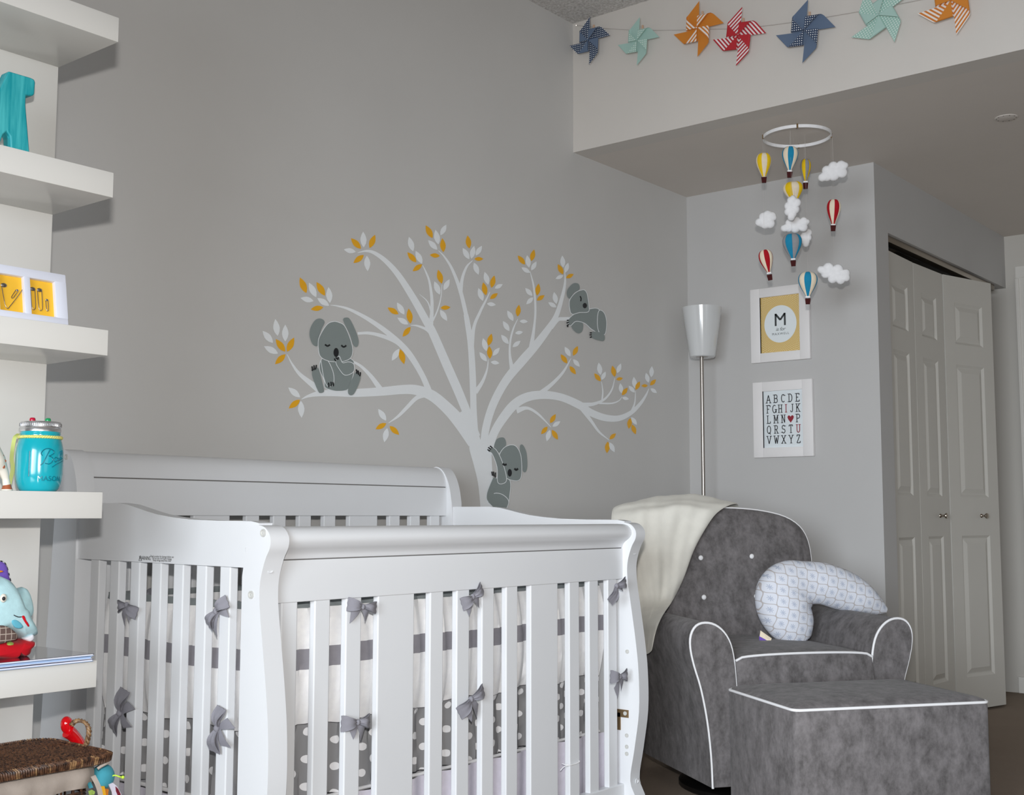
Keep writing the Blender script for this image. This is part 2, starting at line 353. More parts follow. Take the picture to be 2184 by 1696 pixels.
# closet wall with opening
cx0, cx1, ct = 5.09, 6.60, 2.165
cw = MB(); cw.box(XF, cx0, YC, YC+.11, 0, ZL).box(cx0, cx1, YC, YC+.11, ct, ZL).box(cx1, XR, YC, YC+.11, ct, ZL)
struct(cw.build('wall_closet', M['wall_light']))
struct(MB().box(cx0, XR, YC+.8, YC+.82, 0, ZL).build('wall_closet_back', M['dark']))
struct(MB().box(cx0+.01, cx1, YC+.015, YC+.055, ct-.03, ct-.002).build('trim_1', M['nickel']))
struct(MB().box(XR-.016, XR, Y0, 2.0, 0, .085, .004).build('baseboard_far_right', M['trimwhite']))
struct(MB().box(XF-.014, XF, YC, YW, 0, .085, .004).build('baseboard_right', M['trimwhite']))
struct(MB().box(X0, XF-.014, YW-.014, YW, 0, .085, .004).build('baseboard_back', M['trimwhite']))
# door casing on the far wall
cs = MB(); cs.box(XR-.02, XR, 1.87, 1.935, 0, 2.212, .004).box(XR-.028, XR, 1.915, 1.935, 0, 2.209, .004).box(XR-.02, XR, .95, 1.935, 2.21, 2.275, .004)
struct(cs.build('trim_2', M['trimwhite']))
d3 = struct(MB().box(XR-.008, XR-.001, 1.0, 1.87, .01, 2.21).build('door_3', M['trimwhite']))
struct(MB().box(XR-.013, XR-.008, 1.1, 1.4, 1.3, 2.1, .002).build('panel', M['trimwhite'], d3))

# bifold closet doors
def bifold(name, p, q, knob_t=None):
    p = Vector(p); q = Vector(q); L = (q-p).length; ux = (q-p).normalized(); un = Vector((ux.y, -ux.x, 0))  # un towards the room (-y)
    if un.y > 0: un = -un
    def W(a, b, z): v = p+ux*a+un*b; return Vector((v.x, v.y, z))
    z0, z1 = .012, 2.10; st = .085
    rows = [(.165, .835), (1.02, 1.665), (1.765, 1.97)]
    m = MB()
    def bx(a0, a1, za, zb, b0=-.033, b1=0.0): 
        n = len(m.v); m.box(a0, a1, b0, b1, za, zb); 
        for i in range(n, len(m.v)): v = m.v[i]; m.v[i] = W(v.x, v.y, v.z)
    bx(.001, st, z0, z1); bx(L-st, L-.001, z0, z1)
    zs = [z0]+[z for r in rows for z in r]+[z1]
    for i in range(0, len(zs), 2): bx(st, L-st, zs[i], zs[i+1])
    root = struct(m.build(name, M['door']))
    for za, zb in rows:
        k = MB(); rings = [(0, 0.0), (.012, -.009), (.017, -.009), (.040, -.0005)]
        vs = []
        for ins, dep in rings: vs += [W(st+ins, dep, za+ins), W(L-st-ins, dep, za+ins), W(L-st-ins, dep, zb-ins), W(st+ins, dep, zb-ins)]
        vs += [W(st, -.03, za), W(L-st, -.03, za), W(L-st, -.03, zb), W(st, -.03, zb)]
        fs = [(12, 13, 14, 15), (16, 19, 18, 17)]
        for r in range(3):
            for i in range(4): fs.append((r*4+i, r*4+(i+1) % 4, r*4+4+(i+1) % 4, r*4+4+i))
        for i in range(4): fs.append((i, 16+i, 16+(i+1) % 4, (i+1) % 4))
        k.add(vs, fs).build('panel', M['door'], root)
    if knob_t is not None:
        c = W(L*knob_t, 0, .93); k = MB()
        prof = [(.010, 0), (.009, .004), (.0045, .009), (.0045, .018), (.010, .024), (.0135, .029), (.012, .033), (0.0, .035)]
        vs = []; n = 16; R3 = Matrix.Identity(3)
        e1 = ux; e2 = Vector((0, 0, 1))
        for r, h in prof: vs += [c+un*h+(e1*cos(2*pi*i/n)+e2*sin(2*pi*i/n))*max(r, 1e-4) for i in range(n)]
        k.add(vs, [(j*n+i, j*n+(i+1) % n, (j+1)*n+(i+1) % n, (j+1)*n+i) for j in range(len(prof)-1) for i in range(n)])
        k.build('door_knob', M['nickel'], root, smooth=40)
    return root
bifold('door_1', (5.095, 2.012, 0), (5.47, 2.025, 0))
bifold('door_1', (5.473, 2.025, 0), (5.825, 2.015, 0), .66)
bifold('door_2', (5.83, 2.012, 0), (6.215, 1.905, 0), .62)
bifold('door_2', (6.222, 1.912, 0), (6.57, 2.03, 0))

# flush ceiling disc
vent = thing('smoke_detector', 'flat round white disc fixed flush to the low ceiling at far right', 'smoke detector', (4.70, 1.36, ZL))
MB().lathe([(.0, -.003), (.038, -.003), (.041, -.002), (.042, 0)], 32, (4.70, 1.36, ZL)).build('cover', M['lowceil'], vent, smooth=40)
for k in range(10):
    a = 2*pi*k/10; MB().box(4.70+.035*cos(a)-.002, 4.70+.035*cos(a)+.002, 1.36+.035*sin(a)-.002, 1.36+.035*sin(a)+.002, ZL-.0034, ZL-.002).build('slot', M['dark'], vent)

# ------------------------------------------------------------------ text helper
DG = None
def text_verts(body, size, shear=0.0, spacing=1.0, extrude=0.0):
    cu = bpy.data.curves.new('t', 'FONT'); cu.body = body; cu.size = size; cu.shear = shear; cu.space_character = spacing
    cu.align_x = 'CENTER'; cu.align_y = 'CENTER'; cu.extrude = extrude; cu.resolution_u = 4
    ob = bpy.data.objects.new('t', cu); COL.objects.link(ob); dg = bpy.context.evaluated_depsgraph_get(); dg.update()
    me = bpy.data.meshes.new_from_object(ob.evaluated_get(dg)); v = [p.co.copy() for p in me.vertices]; f = [tuple(p.vertices) for p in me.polygons]
    bpy.data.objects.remove(ob); bpy.data.curves.remove(cu); bpy.data.meshes.remove(me); return v, f

# ------------------------------------------------------------------ crib
CX0, CX1 = 1.65, 3.08
crib = thing('crib', 'white sleigh crib with tall scrolled back and slatted sides beside the shelves', 'crib', (2.365, 2.36, 0))
front_prof = c2([(2.06, 0.0), (1.985, 0.0), (1.978, .10), (2.000, .16), (1.985, .25), (1.968, .36), (1.968, .47), (1.977, .56), (1.992, .66), (2.004, .74), (2.004, .79), (1.990, .835), (1.975, .862), (1.975, .885), (1.992, .903), (2.018, .908), (2.045, .905)], 4)
fp = [p for p in front_prof]+[(2.063, .80), (2.063, .10)]
mk = lambda x: (lambda p, t: (t, p[0], p[1]))
for xa in (CX0, CX1-.05):
    m = MB(); m.prism(fp, lambda p, t: (t, p[0], p[1]), xa, xa+.05); m.build('front_post', M['crib'], crib, smooth=30)
back_prof = c2([(2.86, 0), (2.80, 0), (2.735, .08), (2.702, .40), (2.702, .90), (2.706, .985), (2.720, 1.040), (2.744, 1.078), (2.774, 1.092), (2.802, 1.080), (2.810, 1.05), (2.804, 1.01), (2.800, .96), (2.805, .88), (2.83, .4)], 4)
for xa in (CX0, CX1-.05):
    m = MB(); m.prism(back_prof, lambda p, t: (t, p[0], p[1]), xa, xa+.05); m.build('back_post', M['crib'], crib, smooth=30)
# end panels: shaped top rail
end_top = [(2.687, .957), (2.60, .957), (2.545, .957), (2.50, .953), (2.464, .946), (2.42, .937), (2.38, .930), (2.32, .9235), (2.257, .919), (2.157, .9165), (2.09, .9165), (2.045, .916), (2.018, .912)]
end_top = [(2.706, .957)]+end_top[1:]
ep = end_top+[(2.03, .87), (2.062, .86), (2.062, .818), (2.706, .822)]
for side, xa in (('l', CX0+.006), ('r', CX1-.042)):
    m = MB(); m.prism(ep, lambda p, t: (t, p[0], p[1]), xa, xa+.036); er = m.build('end_rail', M['crib'], crib, smooth=25)
    MB().box(xa, xa+.036, 2.06, 2.71, .07, .17, .004).build('lower_end_rail', M['crib'], crib)
    for k in range(7):
        yc = (2.638 if side == 'l' else 2.608)-.0833*k; MB().box(xa+.008, xa+.030, yc-.0178, yc+.0178, .165, .822, .0025).build('slat', M['crib'], crib)
# warning print on left end panel
wm = MB(); v, f = text_verts('WARNING', .0125, spacing=.92)
P = lambda px, py: onX(px, py, CX0+.0052)
c0 = P(309, 1191); wm.add([(CX0+.0052, c0.y-a.x*.80, c0.z+a.y*1.0) for a in v], f)
tri = [P(296, 1196), P(302, 1196), P(299, 1185)]
for a, b in zip(tri, tri[1:]+tri[:1]): wm.tube([a, b], .0005, 4)
for i, ln in enumerate(('Check product for damage before use', 'Do not use crib if parts missing', 'Keep strings away from child')):
    v, f = text_verts(ln, .0066); c1 = P(345, 1187.5+i*4.2); wm.add([(CX0+.0052, c1.y-a.x*.88, c1.z+a.y*1.0) for a in v], f)
wm.build('warning_print', M['ink'], crib)
# screws
def screw(c, nrm, r=.0085, mt='screwm'):
    nrm = Vector(nrm); a = nrm.orthogonal().normalized(); b = nrm.cross(a); m = MB(); n = 14; c = Vector(c)
    rings = [(r, .0002), (r, .0022), (r*.72, .0022), (r*.6, .0004), (r*.3, .0004), (r*.12, .001)]
    vs = []
    for rr, h in rings: vs += [c+nrm*h+(a*cos(2*pi*k/n)+b*sin(2*pi*k/n))*rr for k in range(n)]
    m.add(vs, [(j*n+i, j*n+(i+1) % n, (j+1)*n+(i+1) % n, (j+1)*n+i) for j in range(len(rings)-1) for i in range(n)]); m.build('screw', M[mt], crib, smooth=30)
screw(onX(562, 1137, CX0), (-1, 0, 0)); screw(onX(536, 1269, CX0), (-1, 0, 0)); screw(onX(142, 975, CX0), (-1, 0, 0), .007)
screw((CX0+.022, 2.001, .815), (0, -1, .25), .008, 'crib'); screw((CX1-.022, 2.000, .82), (0, -1, .25), .008, 'crib'); screw((CX1-.02, 1.997, .155), (0, -1, 0), .008, 'crib')
for px, py in ((1338, 1390), (1337, 1569), (1337, 1593), (1337, 1608)): screw(onX(px, py, CX1-.05), (-1, 0, 0), .006)
br = MB(); a = onX(1330, 1521, CX1-.05); br.box(CX1-.053, CX1-.05, a.y-.018, a.y+.03, a.z-.012, a.z+.010).box(CX1-.053, CX1-.05, a.y+.010, a.y+.03, a.z-.05, a.z)
br.build('mattress_bracket', M['brass'], crib); screw((CX1-.053, a.y-.008, a.z), (-1, 0, 0), .006)
# long rails
XI0, XI1 = CX0+.05, CX1-.05
roll = c2([(2.050, .902), (2.025, .9045), (2.003, .900), (1.990, .888), (1.988, .875), (1.997, .862), (2.010, .853), (2.018, .845), (2.022, .8345)], 4)
m = MB(); m.prism(roll+[(2.052, .8345)], lambda p, t: (t, p[0], p[1]), XI0, XI1); m.build('front_top_rail', M['crib'], crib, smooth=35)
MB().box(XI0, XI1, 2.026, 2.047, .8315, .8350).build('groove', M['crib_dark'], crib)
MB().box(XI0, XI1, 2.021, 2.047, .742, .8318, .0015).build('front_panel', M['crib'], crib)
MB().box(XI0, XI1, 2.021, 2.047, .07, .15, .003).build('front_lower_rail', M['crib'], crib)
bp = c2([(2.726, 1.024), (2.730, 1.045), (2.742, 1.070), (2.762, 1.086), (2.782, 1.088), (2.798, 1.076), (2.804, 1.055), (2.794, 1.035), (2.765, 1.022)], 4)
m = MB(); m.prism(bp, lambda p, t: (t, p[0], p[1]), XI0, XI1); m.build('back_top_roll', M['crib'], crib, smooth=35)
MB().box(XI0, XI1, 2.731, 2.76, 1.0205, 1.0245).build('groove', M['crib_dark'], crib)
MB().box(XI0, XI1, 2.726, 2.760, .927, 1.021, .0015).build('back_panel', M['crib'], crib)
MB().box(XI0, XI1, 2.728, 2.755, .10, .22, .003).build('back_lower_rail', M['crib'], crib)
offs = [(.0485, .0235), (.1465, .0235), (.2875, .0605), (.4255, .0235), (.5205, .0225), (.6155, .0225)]
for sgn in (-1, 1):
    for o_, hw in offs:
        x = 2.365+sgn*o_
        MB().box(x-hw, x+hw, 2.025, 2.043, .145, .745, .0025).build('slat' if hw < .05 else 'wide_slat', M['crib'], crib)
        MB().box(x-hw, x+hw, 2.732, 2.750, .215, .930, .0025).build('slat' if hw < .05 else 'wide_slat', M['crib'], crib)
# mattress
mt = thing('mattress', 'pale sheeted mattress lying inside the white slatted crib', 'mattress', (2.365, 2.38, .2))
MB().box(1.76, 2.98, 2.13, 2.66, .23, .38, .03, seg=3).build('pad', M['mattress'], mt, smooth=60)
MB().box(1.72, 3.01, 2.12, 2.69, .205, .228).build('support_board', M['nickel'], mt)
# bumper
bmp = thing('crib_bumper', 'white and grey striped crib bumper with polka dot lower band tied inside the crib', 'crib bumper', (2.365, 2.38, .3))
def pleat(a, z, seed):
    q = .0045*sin(a*61+seed)+.003*sin(a*143+seed*2+z*9)+.002*sin(a*260+z*25)
    return q
bands = [('top_binding', .722, .738, 'cotton_top'), ('upper_panel', .636, .722, 'cotton'), ('stripe_band', .591, .636, 'cotton_gray'), ('lower_panel', .462, .591, 'cotton'), ('dotted_band', .300, .462, None)]
def bumper(axis, fixed, a0, a1, outward, seed):
    n = int((a1-a0)/.011)
    for nm, za, zb, mk_ in bands:
        nv = 3 if zb-za < .06 else 7
        def fn(u, v, za=za, zb=zb, nm=nm):
            a = lerp(a0, a1, u); z = lerp(za, zb, v)
            puff = .020*max(0, sin(pi*max(0, min(1, (z-.46)/.27))))**.7 if z > .46 else -.004
            amp = 1.0 if z > .46 else 1.7
            if nm == 'lower_panel' and v == 0: z += .006*sin(a*24+seed)
            if nm == 'dotted_band' and v == 1: z += .006*sin(a*24+seed)-.002
            if nm == 'dotted_band' and v == 0: z += .004*sin(a*17+seed)
            if nm == 'stripe_band' or (nm == 'upper_panel' and v == 0) or (nm == 'lower_panel' and v == 1): z += .003*sin(a*9+seed)
            off = (puff+amp*pleat(a, z, seed))*outward
            return (a, fixed+off, z) if axis == 'x' else (fixed+off, a, z)
        mm = M['polka_'+axis] if mk_ is None else M[mk_]
        MB().sheet(n, nv, fn, .006, 0, (0, -outward, 0) if axis == 'x' else (-outward, 0, 0)).build(nm, mm, bmp, smooth=60)
    # bottom piping
    MB().tube([((a, fixed+.004*outward, .298) if axis == 'x' else (fixed+.004*outward, a, .298)) for a in [lerp(a0, a1, i/30) for i in range(31)]], .005, 6).build('hem_piping', M['cotton'], bmp, smooth=60)
bumper('x', 2.086, 1.735, 2.99, -1, 1.0)
bumper('y', 1.735, 2.092, 2.68, -1, 2.3)
bumper('x', 2.690, 1.735, 2.99, 1, 4.1)
bumper('y', 2.995, 2.092, 2.68, 1, 5.7)
# bows
def bow(c, nrm, ang, sz=1.0, seed=0):
    rnd = random.Random(seed); c = Vector(c); nrm = Vector(nrm).normalized(); up = Vector((0, 0, 1)); rt = up.cross(nrm).normalized()
    ca, sa = cos(ang), sin(ang); e1 = rt*ca+up*sa; e2 = -rt*sa+up*ca; m = MB()
    for sd in (-1, 1):
        L = .043*sz*rnd.uniform(.9, 1.15); Wd = .0155*sz*rnd.uniform(.9, 1.15); til = rnd.uniform(-.45, .25)
        d1 = (e1*sd*cos(til)+e2*sin(til)); d2 = d1.cross(nrm)
        for lay in (0, 1):
            def fn(u, v, lay=lay):
                w_ = lerp(.0035*sz, Wd, min(1, u*1.25)**.9)
                h = .006*sz+(.011*sz*sin(pi*min(1, u*1.05)))*(1 if lay else .3)+.0025*sin(v*13+u*3)*(1-u*.5)
                return c+d1*(L*u)+d2*(w_*(v-.5)*2*(.95 if lay else 1))+nrm*h
            m.sheet(8, 5, fn, .0012, 0, nrm)
    for sd in (-1, 1):
        aa = rnd.uniform(.35, 1.0)*sd; d1 = (-e2*cos(aa)+e1*sin(aa)); d2 = d1.cross(nrm); L = .036*sz*rnd.uniform(.75, 1.25)
        def fn(u, v):
            w_ = lerp(.004*sz, .012*sz, u); return c+d1*(L*u*(1+.45*(v-.5)*sd))+d2*(w_*(v-.5)*2)+nrm*(.004+.004*sin(3*u))
        m.sheet(6, 4, fn, .0012, 0, nrm)
    m.ell(c+nrm*.009*sz, (.0062*sz, .0062*sz, .0075*sz), None, 10)
    b = m.build('bow', M['bow'], bmp, smooth=60); return b
for i, (px, py, an, sz) in enumerate(((277, 1290, -.05, .95), (468, 1303, .75, 1.05), (263, 1520, 1.1, 1.15), (470, 1552, 1.3, 1.1))):
    bow(onX(px, py, CX0+.012), (-1, 0, 0), an, sz, i+3)
for i, (px, py, an, sz) in enumerate(((768, 1294, -.1, .95), (1002, 1273, .42, 1.05), (1309, 1250, .55, 1.1), (757, 1540, .12, 1.0), (998, 1491, .32, 1.12), (1316, 1443, .05, 1.05))):
    bow(onY(px, py, 2.022 if px < 1200 else 1.99), (0, -1, 0), an, sz, i+20)
bow((1.80, 2.66, .725), (0, -1, 0), .1, .9, 40)
# dust ruffle
sk = thing('crib_skirt', 'pale lavender cotton skirt hanging below the crib mattress', 'crib skirt', (2.337, 2.1, .02))
def skf(u, v): a = lerp(1.712, 3.02, u); z = lerp(.295, .03, v); return (a, 2.072-.004*v-(.004+.012*v)*sin(a*38+.8*sin(a*9))*.8-.004*sin(a*90), z)
MB().sheet(120, 6, skf, .003, 0, (0, 1, 0)).build('front_drop', M['skirt'], sk, smooth=60)
def skl(u, v): a = lerp(2.085, 2.69, u); z = lerp(.295, .03, v); return (1.712-(.002+.008*v)*sin(a*45)-.002*sin(a*90), a, z)
MB().sheet(60, 6, skl, .003, 0, (1, 0, 0)).build('side_drop', M['skirt'], sk, smooth=60)
st = thing('string_tie', 'thin white string knotted round a front slat near the right end of the crib', 'string', onY(1225, 1628, 2.01))
q = onY(1225, 1629, 2.022)
MB().tube(catmull([(q.x-.027, 2.045, q.z+.001), (q.x-.027, 2.022, q.z), (q.x, 2.0215, q.z-.001), (q.x+.026, 2.022, q.z+.002), (q.x+.027, 2.045, q.z+.002)], 4), .0012, 6).build('loop', M['cotton'], st, smooth=60)
MB().tube(catmull([(q.x-.026, 2.0215, q.z), (q.x-.04, 2.028, q.z-.003), (q.x-.052, 2.032, q.z-.012)], 4), .001, 6).build('tail', M['cotton'], st, smooth=60)

# ------------------------------------------------------------------ shelf unit
SX1 = 1.327; SX0 = .98; SYF, SYB = 2.085, 2.305
unit = thing('wall_shelf_unit', 'tall narrow white shelf unit with thick open shelves left of the crib', 'shelf unit', ((SX0+SX1)/2, 2.2, 0))
MB().box(SX0, SX1, 2.305, 2.323, 0.0, 2.25, .0015).build('back_board', M['shelf'], unit, smooth=40)
shelf_b = [1.871, 1.553, 1.238, .922, .603, .287]
for i, zb in enumerate(shelf_b):
    MB().box(SX0, SX1, SYF, 2.305, zb, zb+.0505, .0012).build('shelf', M['shelf'], unit, smooth=40)

# letter
let = thing('decorative_letter', 'turquoise brushed wooden letter M on the second shelf from the top', 'letter', (1.12, 2.13, 1.6035))
half = [(-27, 245), (19, 152), (66, 166), (74, 170), (76, 177), (74, 202), (70, 205), (56, 204), (55.5, 226), (66, 324), (25, 317), (22, 292), (15, 280), (7, 288), (-6, 317), (-27, 322)]
yl = 2.14; hp = [onY(a, b, yl) for a, b in half]; xc = hp[0].x; lo = min(p.z for p in hp)
zfix = lambda z: 1.6035+(z-lo)
hp2 = [(p.x, zfix(p.z) if i not in (9, 10, 14, 15) else 1.6038) for i, p in enumerate(hp)]
poly = hp2+[(2*xc-x, z) for x, z in hp2[::-1] if abs(x-xc) > 1e-5]
m = MB(); m.prism(poly, lambda p, t: (p[0], t, p[1]), yl, yl+.028)
ob = m.build('letter_body', M['turq'], let, smooth=30); bv = ob.modifiers.new('bevel', 'BEVEL'); bv.width = .003; bv.segments = 2; bv.limit_method = 'ANGLE'

# double frame with safety pins
pf = thing('double_photo_frame', 'white double photo frame with yellow cards and safety pins on third shelf', 'photo frame', (1.1, 2.13, 1.2885))
fy = 2.125; LE = radians(10); zs = 1.289
fx1 = onY(140, 690, fy).x; fz1 = .104
def FP(x, z, d=0): return Vector((x-.016*(z/fz1)*0, fy+z*sin(LE)-d*cos(LE), zs+z*cos(LE)+d*sin(LE)))
def fbox(x0, x1, z0, z1, d0, d1, mb, r=0):
    n = len(mb.v); mb.box(x0, x1, d0, d1, z0, z1, r)
    for i in range(n, len(mb.v)): v = mb.v[i]; mb.v[i] = FP(v.x, v.z, v.y)
ops = [(fx1-.075, fx1-.024), (fx1-.137, fx1-.0875), (fx1-.1995, fx1-.150)]
m = MB(); fbox(fx1-.225, fx1, 0, .015, 0, .012, m, .002); fbox(fx1-.225, fx1, .086, fz1, 0, .012, m, .002)
xs = [fx1]+[e for o_ in ops for e in (o_[1], o_[0])]+[fx1-.225]
for i in range(0, len(xs), 2): fbox(xs[i+1], xs[i], .014, .088, 0, .0118, m, .001)
m.build('frame', M['framew'], pf, smooth=30)
m = MB(); fbox(fx1-.224, fx1-.001, .001, fz1-.001, -.006, .001, m); m.build('backing', M['framew'], pf)
for k, (a, b) in enumerate(ops):
    m = MB(); fbox(a, b, .015, .086, .001, .0022, m); m.build('yellow_card', M['mustard'], pf)
def pin(cx, cz, L, ang, open_=False):
    m = MB(); hw = L*.10
    def T(x, z): return FP(cx+x*cos(ang)-z*sin(ang), cz+x*sin(ang)+z*cos(ang), .0036)
    pts = [T(-hw, L*.42), T(-hw*.9, -L*.3), T(-hw*.5, -L*.46), T(0, -L*.5), T(hw*.5, -L*.46)]
    pts += [T(hw*.9, -L*.3), T(hw, L*.42)] if not open_ else [T(L*.5, .0), T(L*.8, L*.35)]
    m.tube(catmull(pts, 4), .0007, 6); c = T(0, L*.44); m.ell(c, (hw*1.3, .0012, L*.09), None, 8); m.build('safety_pin', M['steel'], pf, smooth=60)
a, b = ops[0]
pin(a+.009, .048, .044, .0); pin(a+.023, .048, .044, 0.0); pin(a+.037, .039, .024, .0)
a, b = ops[1]
pin(a+.034, .052, .022, -.6); pin(a+.016, .045, .048, .12, True)
pin(ops[2][0]+.02, .045, .04, .2)

# jar
JC = (1.2385, 2.165, .9728); RJ = .91
jar = thing('mason_jar', 'glossy turquoise mason jar with metal lid standing on the fourth shelf', 'jar', JC)
prof = [(0, 0), (.034, 0), (.039, .004), (.044, .014), (.0470, .028), (.0478, .045), (.0478, .066), (.0470, .080), (.0445, .092), (.0415, .101), (.0400, .106), (.0400, .109), (.0408, .111), (.0400, .113), (.0395, .122), (0, .122)]
prof = [(r*RJ, z) for r, z in prof]; pf2 = c2(prof[1:-1], 3); MB().lathe([(0, 0)]+pf2+[(0, .122)], 48, JC).build('glass_body', M['jar'], jar, smooth=40)
lid = MB(); lid.lathe([(r*RJ, z) for r, z in [(0, .113), (.0385, .113), (.0412, .1145), (.0412, .1195), (.0402, .121), (.0412, .1225), (.0412, .131), (.0395, .1335), (.036, .134), (.034, .1328), (0, .1328)]], 64, JC)
lid.build('metal_lid', M['zinc'], jar, smooth=35)
rdg = MB()
for k in range(72):
    a = 2*pi*k/72; c = Vector((JC[0]+.0414*RJ*cos(a), JC[1]+.0414*RJ*sin(a), JC[2])); rdg.tube([c+Vector((0, 0, .1245)), c+Vector((0, 0, .1305))], .0008, 5)
rg = rdg.build('lid_ridges', M['zinc'], jar, smooth=60); rg['kind'] = 'stuff'
tw = MB()
for ph in (0, pi):
    tw.tube([(JC[0]+(.0385+.0012*cos(ph+26*a))*cos(a), JC[1]+(.0385+.0012*cos(ph+26*a))*sin(a), JC[2]+.1035+.0016*sin(ph+26*a)) for a in [2*pi*i/180 for i in range(180)]], .0019, 6, closed=True)
tw.build('twine', M['twine'], jar, smooth=60)
rb = onY(31, 935, 2.19); rb2 = onY(25, 975, 2.20); rb3 = onY(20, 1034, 2.20)
m = MB(); pth = catmull([onY(40, 925, 2.175), rb, rb2, onY(27, 1000, 2.2), rb3], 5)
m.grid(len(pth)-1, 1, lambda u, v: pth[int(round(u*(len(pth)-1)))]+Vector((.006, -.004, 0))*(v-.5)); m.build('ribbon_tail', M['ribbon'], jar, smooth=60)
camdir = atan2(-JC[1], -JC[0])   # direction from the jar towards the room
def wrap(verts, a0, zc, out=.0004, R=.0436):
    return [Vector((JC[0]+(R+out+v.z)*cos(a0+v.x/R), JC[1]+(R+out+v.z)*sin(a0+v.x/R), JC[2]+zc+v.y)) for v in verts]
v, f = text_verts('MASON', .0135, spacing=1.05, extrude=.0004); MB().add(wrap(v, camdir+.50, .024, .0002, .0427), f).build('raised_letters', M['jarline'], jar)
def wline(pts, r, zo=0, a_=0): # raised script strokes: pts in metres on the wrapped surface
    return [wrap([Vector((x, y, 0))], camdir+.5, .063, 0.0001)[0] for x, y in catmull2(pts)]
def catmull2(p): return c2(p, 5)
strokes = [[(-.017, .004), (-.019, .009), (-.014, .016), (-.005, .018), (.004, .014), (.004, .009), (-.002, .005), (-.005, .004), (.002, .001), (.002, -.006), (-.004, -.011), (-.012, -.010)],
           [(-.003, .017), (-.009, .004), (-.015, -.009), (-.020, -.014)],
           [(.014, .000), (.009, .002), (.006, -.003), (.009, -.007), (.013, -.003), (.015, .001), (.0145, -.004), (.018, -.004)],
           [(.018, -.004), (.022, .006), (.023, .013), (.020, .012), (.019, .002), (.021, -.003), (.024, -.001)], [(.024, -.001), (.028, .008), (.029, .015), (.026, .014), (.025, .004), (.027, -.001), (.031, .001)],
           [(.002, -.017), (.012, -.011), (.026, -.006), (.033, -.004)]]
m = MB()
for s_ in strokes: m.tube([wrap([Vector((x, y, 0))], camdir+.50, .063, .0001)[0] for x, y in c2(s_, 5)], .0009, 6)
m.build('raised_script', M['jarline'], jar, smooth=60)
MB().tube([wrap([Vector((0, z, 0))], camdir-.42, .05, .0001)[0] for z in (-.022, 0, .026)], .0011, 6).build('raised_seam', M['jarline'], jar, smooth=60)
for px, col_ in ((69, 'tackred'), (102, 'tackgreen')):
    t_ = onY(px, 903, 2.165 if px < 90 else 2.155)
    MB().lathe([(0, 0), (.0055, 0), (.0058, .004), (.005, .0075), (.003, .0085), (0, .0087)], 16, (t_.x, t_.y, JC[2]+.133)).build('jelly_knob', M[col_], jar, smooth=40)

# giraffe teether
gir = thing('giraffe_toy', 'white rubber giraffe toy with brown spots beside the turquoise jar', 'toy', (1.11, 2.16, .9725))
g = lambda px, py: onY(px, py, 2.165)
pts = [g(-26, 955), g(-8, 985), g(3, 1000), g(11, 1018), g(14, 1034)]
rr = [(0, .020), (.25, .018), (.5, .0115), (.8, .0068), (1, .0072)]
MB().tube(catmull(pts, 5), lambda t: interp(rr, t), 14).build('body', M['rubber'], gir, smooth=60)
h0 = g(14.5, 1033); h1 = g(14.5, 1047)
MB().lathe([(.0066, h0.z), (.0085, (h0.z+h1.z)/2), (.0100, .9765), (.0100, .9762)], 16, (h1.x, h1.y, 0)).build('hoof', M['spot'], gir, smooth=50)
MB().lathe([(.0102, .9728), (.0104, .9764)], 16, (h1.x, h1.y, 0)).build('hoof_sole', M['rubber'], gir, smooth=50)
pts2 = [g(-26, 975), g(-16, 1005), g(-12, 1034)]
MB().tube(catmull(pts2, 5), lambda t: .014-.007*t, 12).build('rear_leg', M['rubber'], gir, smooth=60)
for px, py, s_ in ((3, 974, 1.0), (6, 983, 1.1), (1, 989, 1.0), (5, 996, 1.1), (9, 984, .6)):
    c = g(px, py)+Vector((-.3, -.95, 0))*.0135; MB().ell(c, (.0024*s_, .0012, .0034*s_), None, 10).build('spot', M['spot'], gir, smooth=60)

# booklets
zt = .6535
def booklet(nm, lab, x0, x1, y0, y1, z, th, rot, edge, cover, curl=0.0):
    t_ = thing(nm, lab, 'booklet', ((x0+x1)/2, (y0+y1)/2, z), rot, 'booklets under the plush toy')
    cx, cy = (x0+x1)/2, (y0+y1)/2; Rm = Matrix.Translation((cx, cy, 0)) @ Matrix.Rotation(rot, 4, 'Z') @ Matrix.Translation((-cx, -cy, 0))
    for k, (za, zb, mm, ins) in enumerate(((0, .18, edge, 0), (.2, .8, 'whitepage' if edge != 'whitepage' else 'bluepage', .0015), (.82, 1, cover, 0))):
        def fn(u, v, zz=0): 
            return Rm @ Vector((lerp(x0+ins, x1-ins, u), lerp(y0+ins, y1-ins, v), z+zz+curl*max(0, (.5-v))*sin(pi*u)))
        m_ = MB().sheet(14, 4, lambda u, v: fn(u, v, th*za), th*(zb-za), 0, (0, 0, 1)); m_.build(('lower_cover', 'pages', 'upper_cover')[k], M[mm], t_, smooth=40)
booklet('picture_booklet', 'lowest thin blue edged booklet on the fifth shelf', 1.0, 1.312, 2.074, 2.275, zt+.0002, .0042, 0.0, 'bluepage', 'navy')
booklet('picture_booklet', 'middle thin booklet with pale wavy pages on the fifth shelf', .995, 1.308, 2.072, 2.270, zt+.0048, .0046, .01, 'whitepage', 'bluepage', .0015)
booklet('picture_booklet', 'topmost glossy dark covered booklet on the fifth shelf', 1.0, 1.311, 2.071, 2.272, zt+.0110, .0038, -.005, 'bluepage', 'cover')
zt += .0150

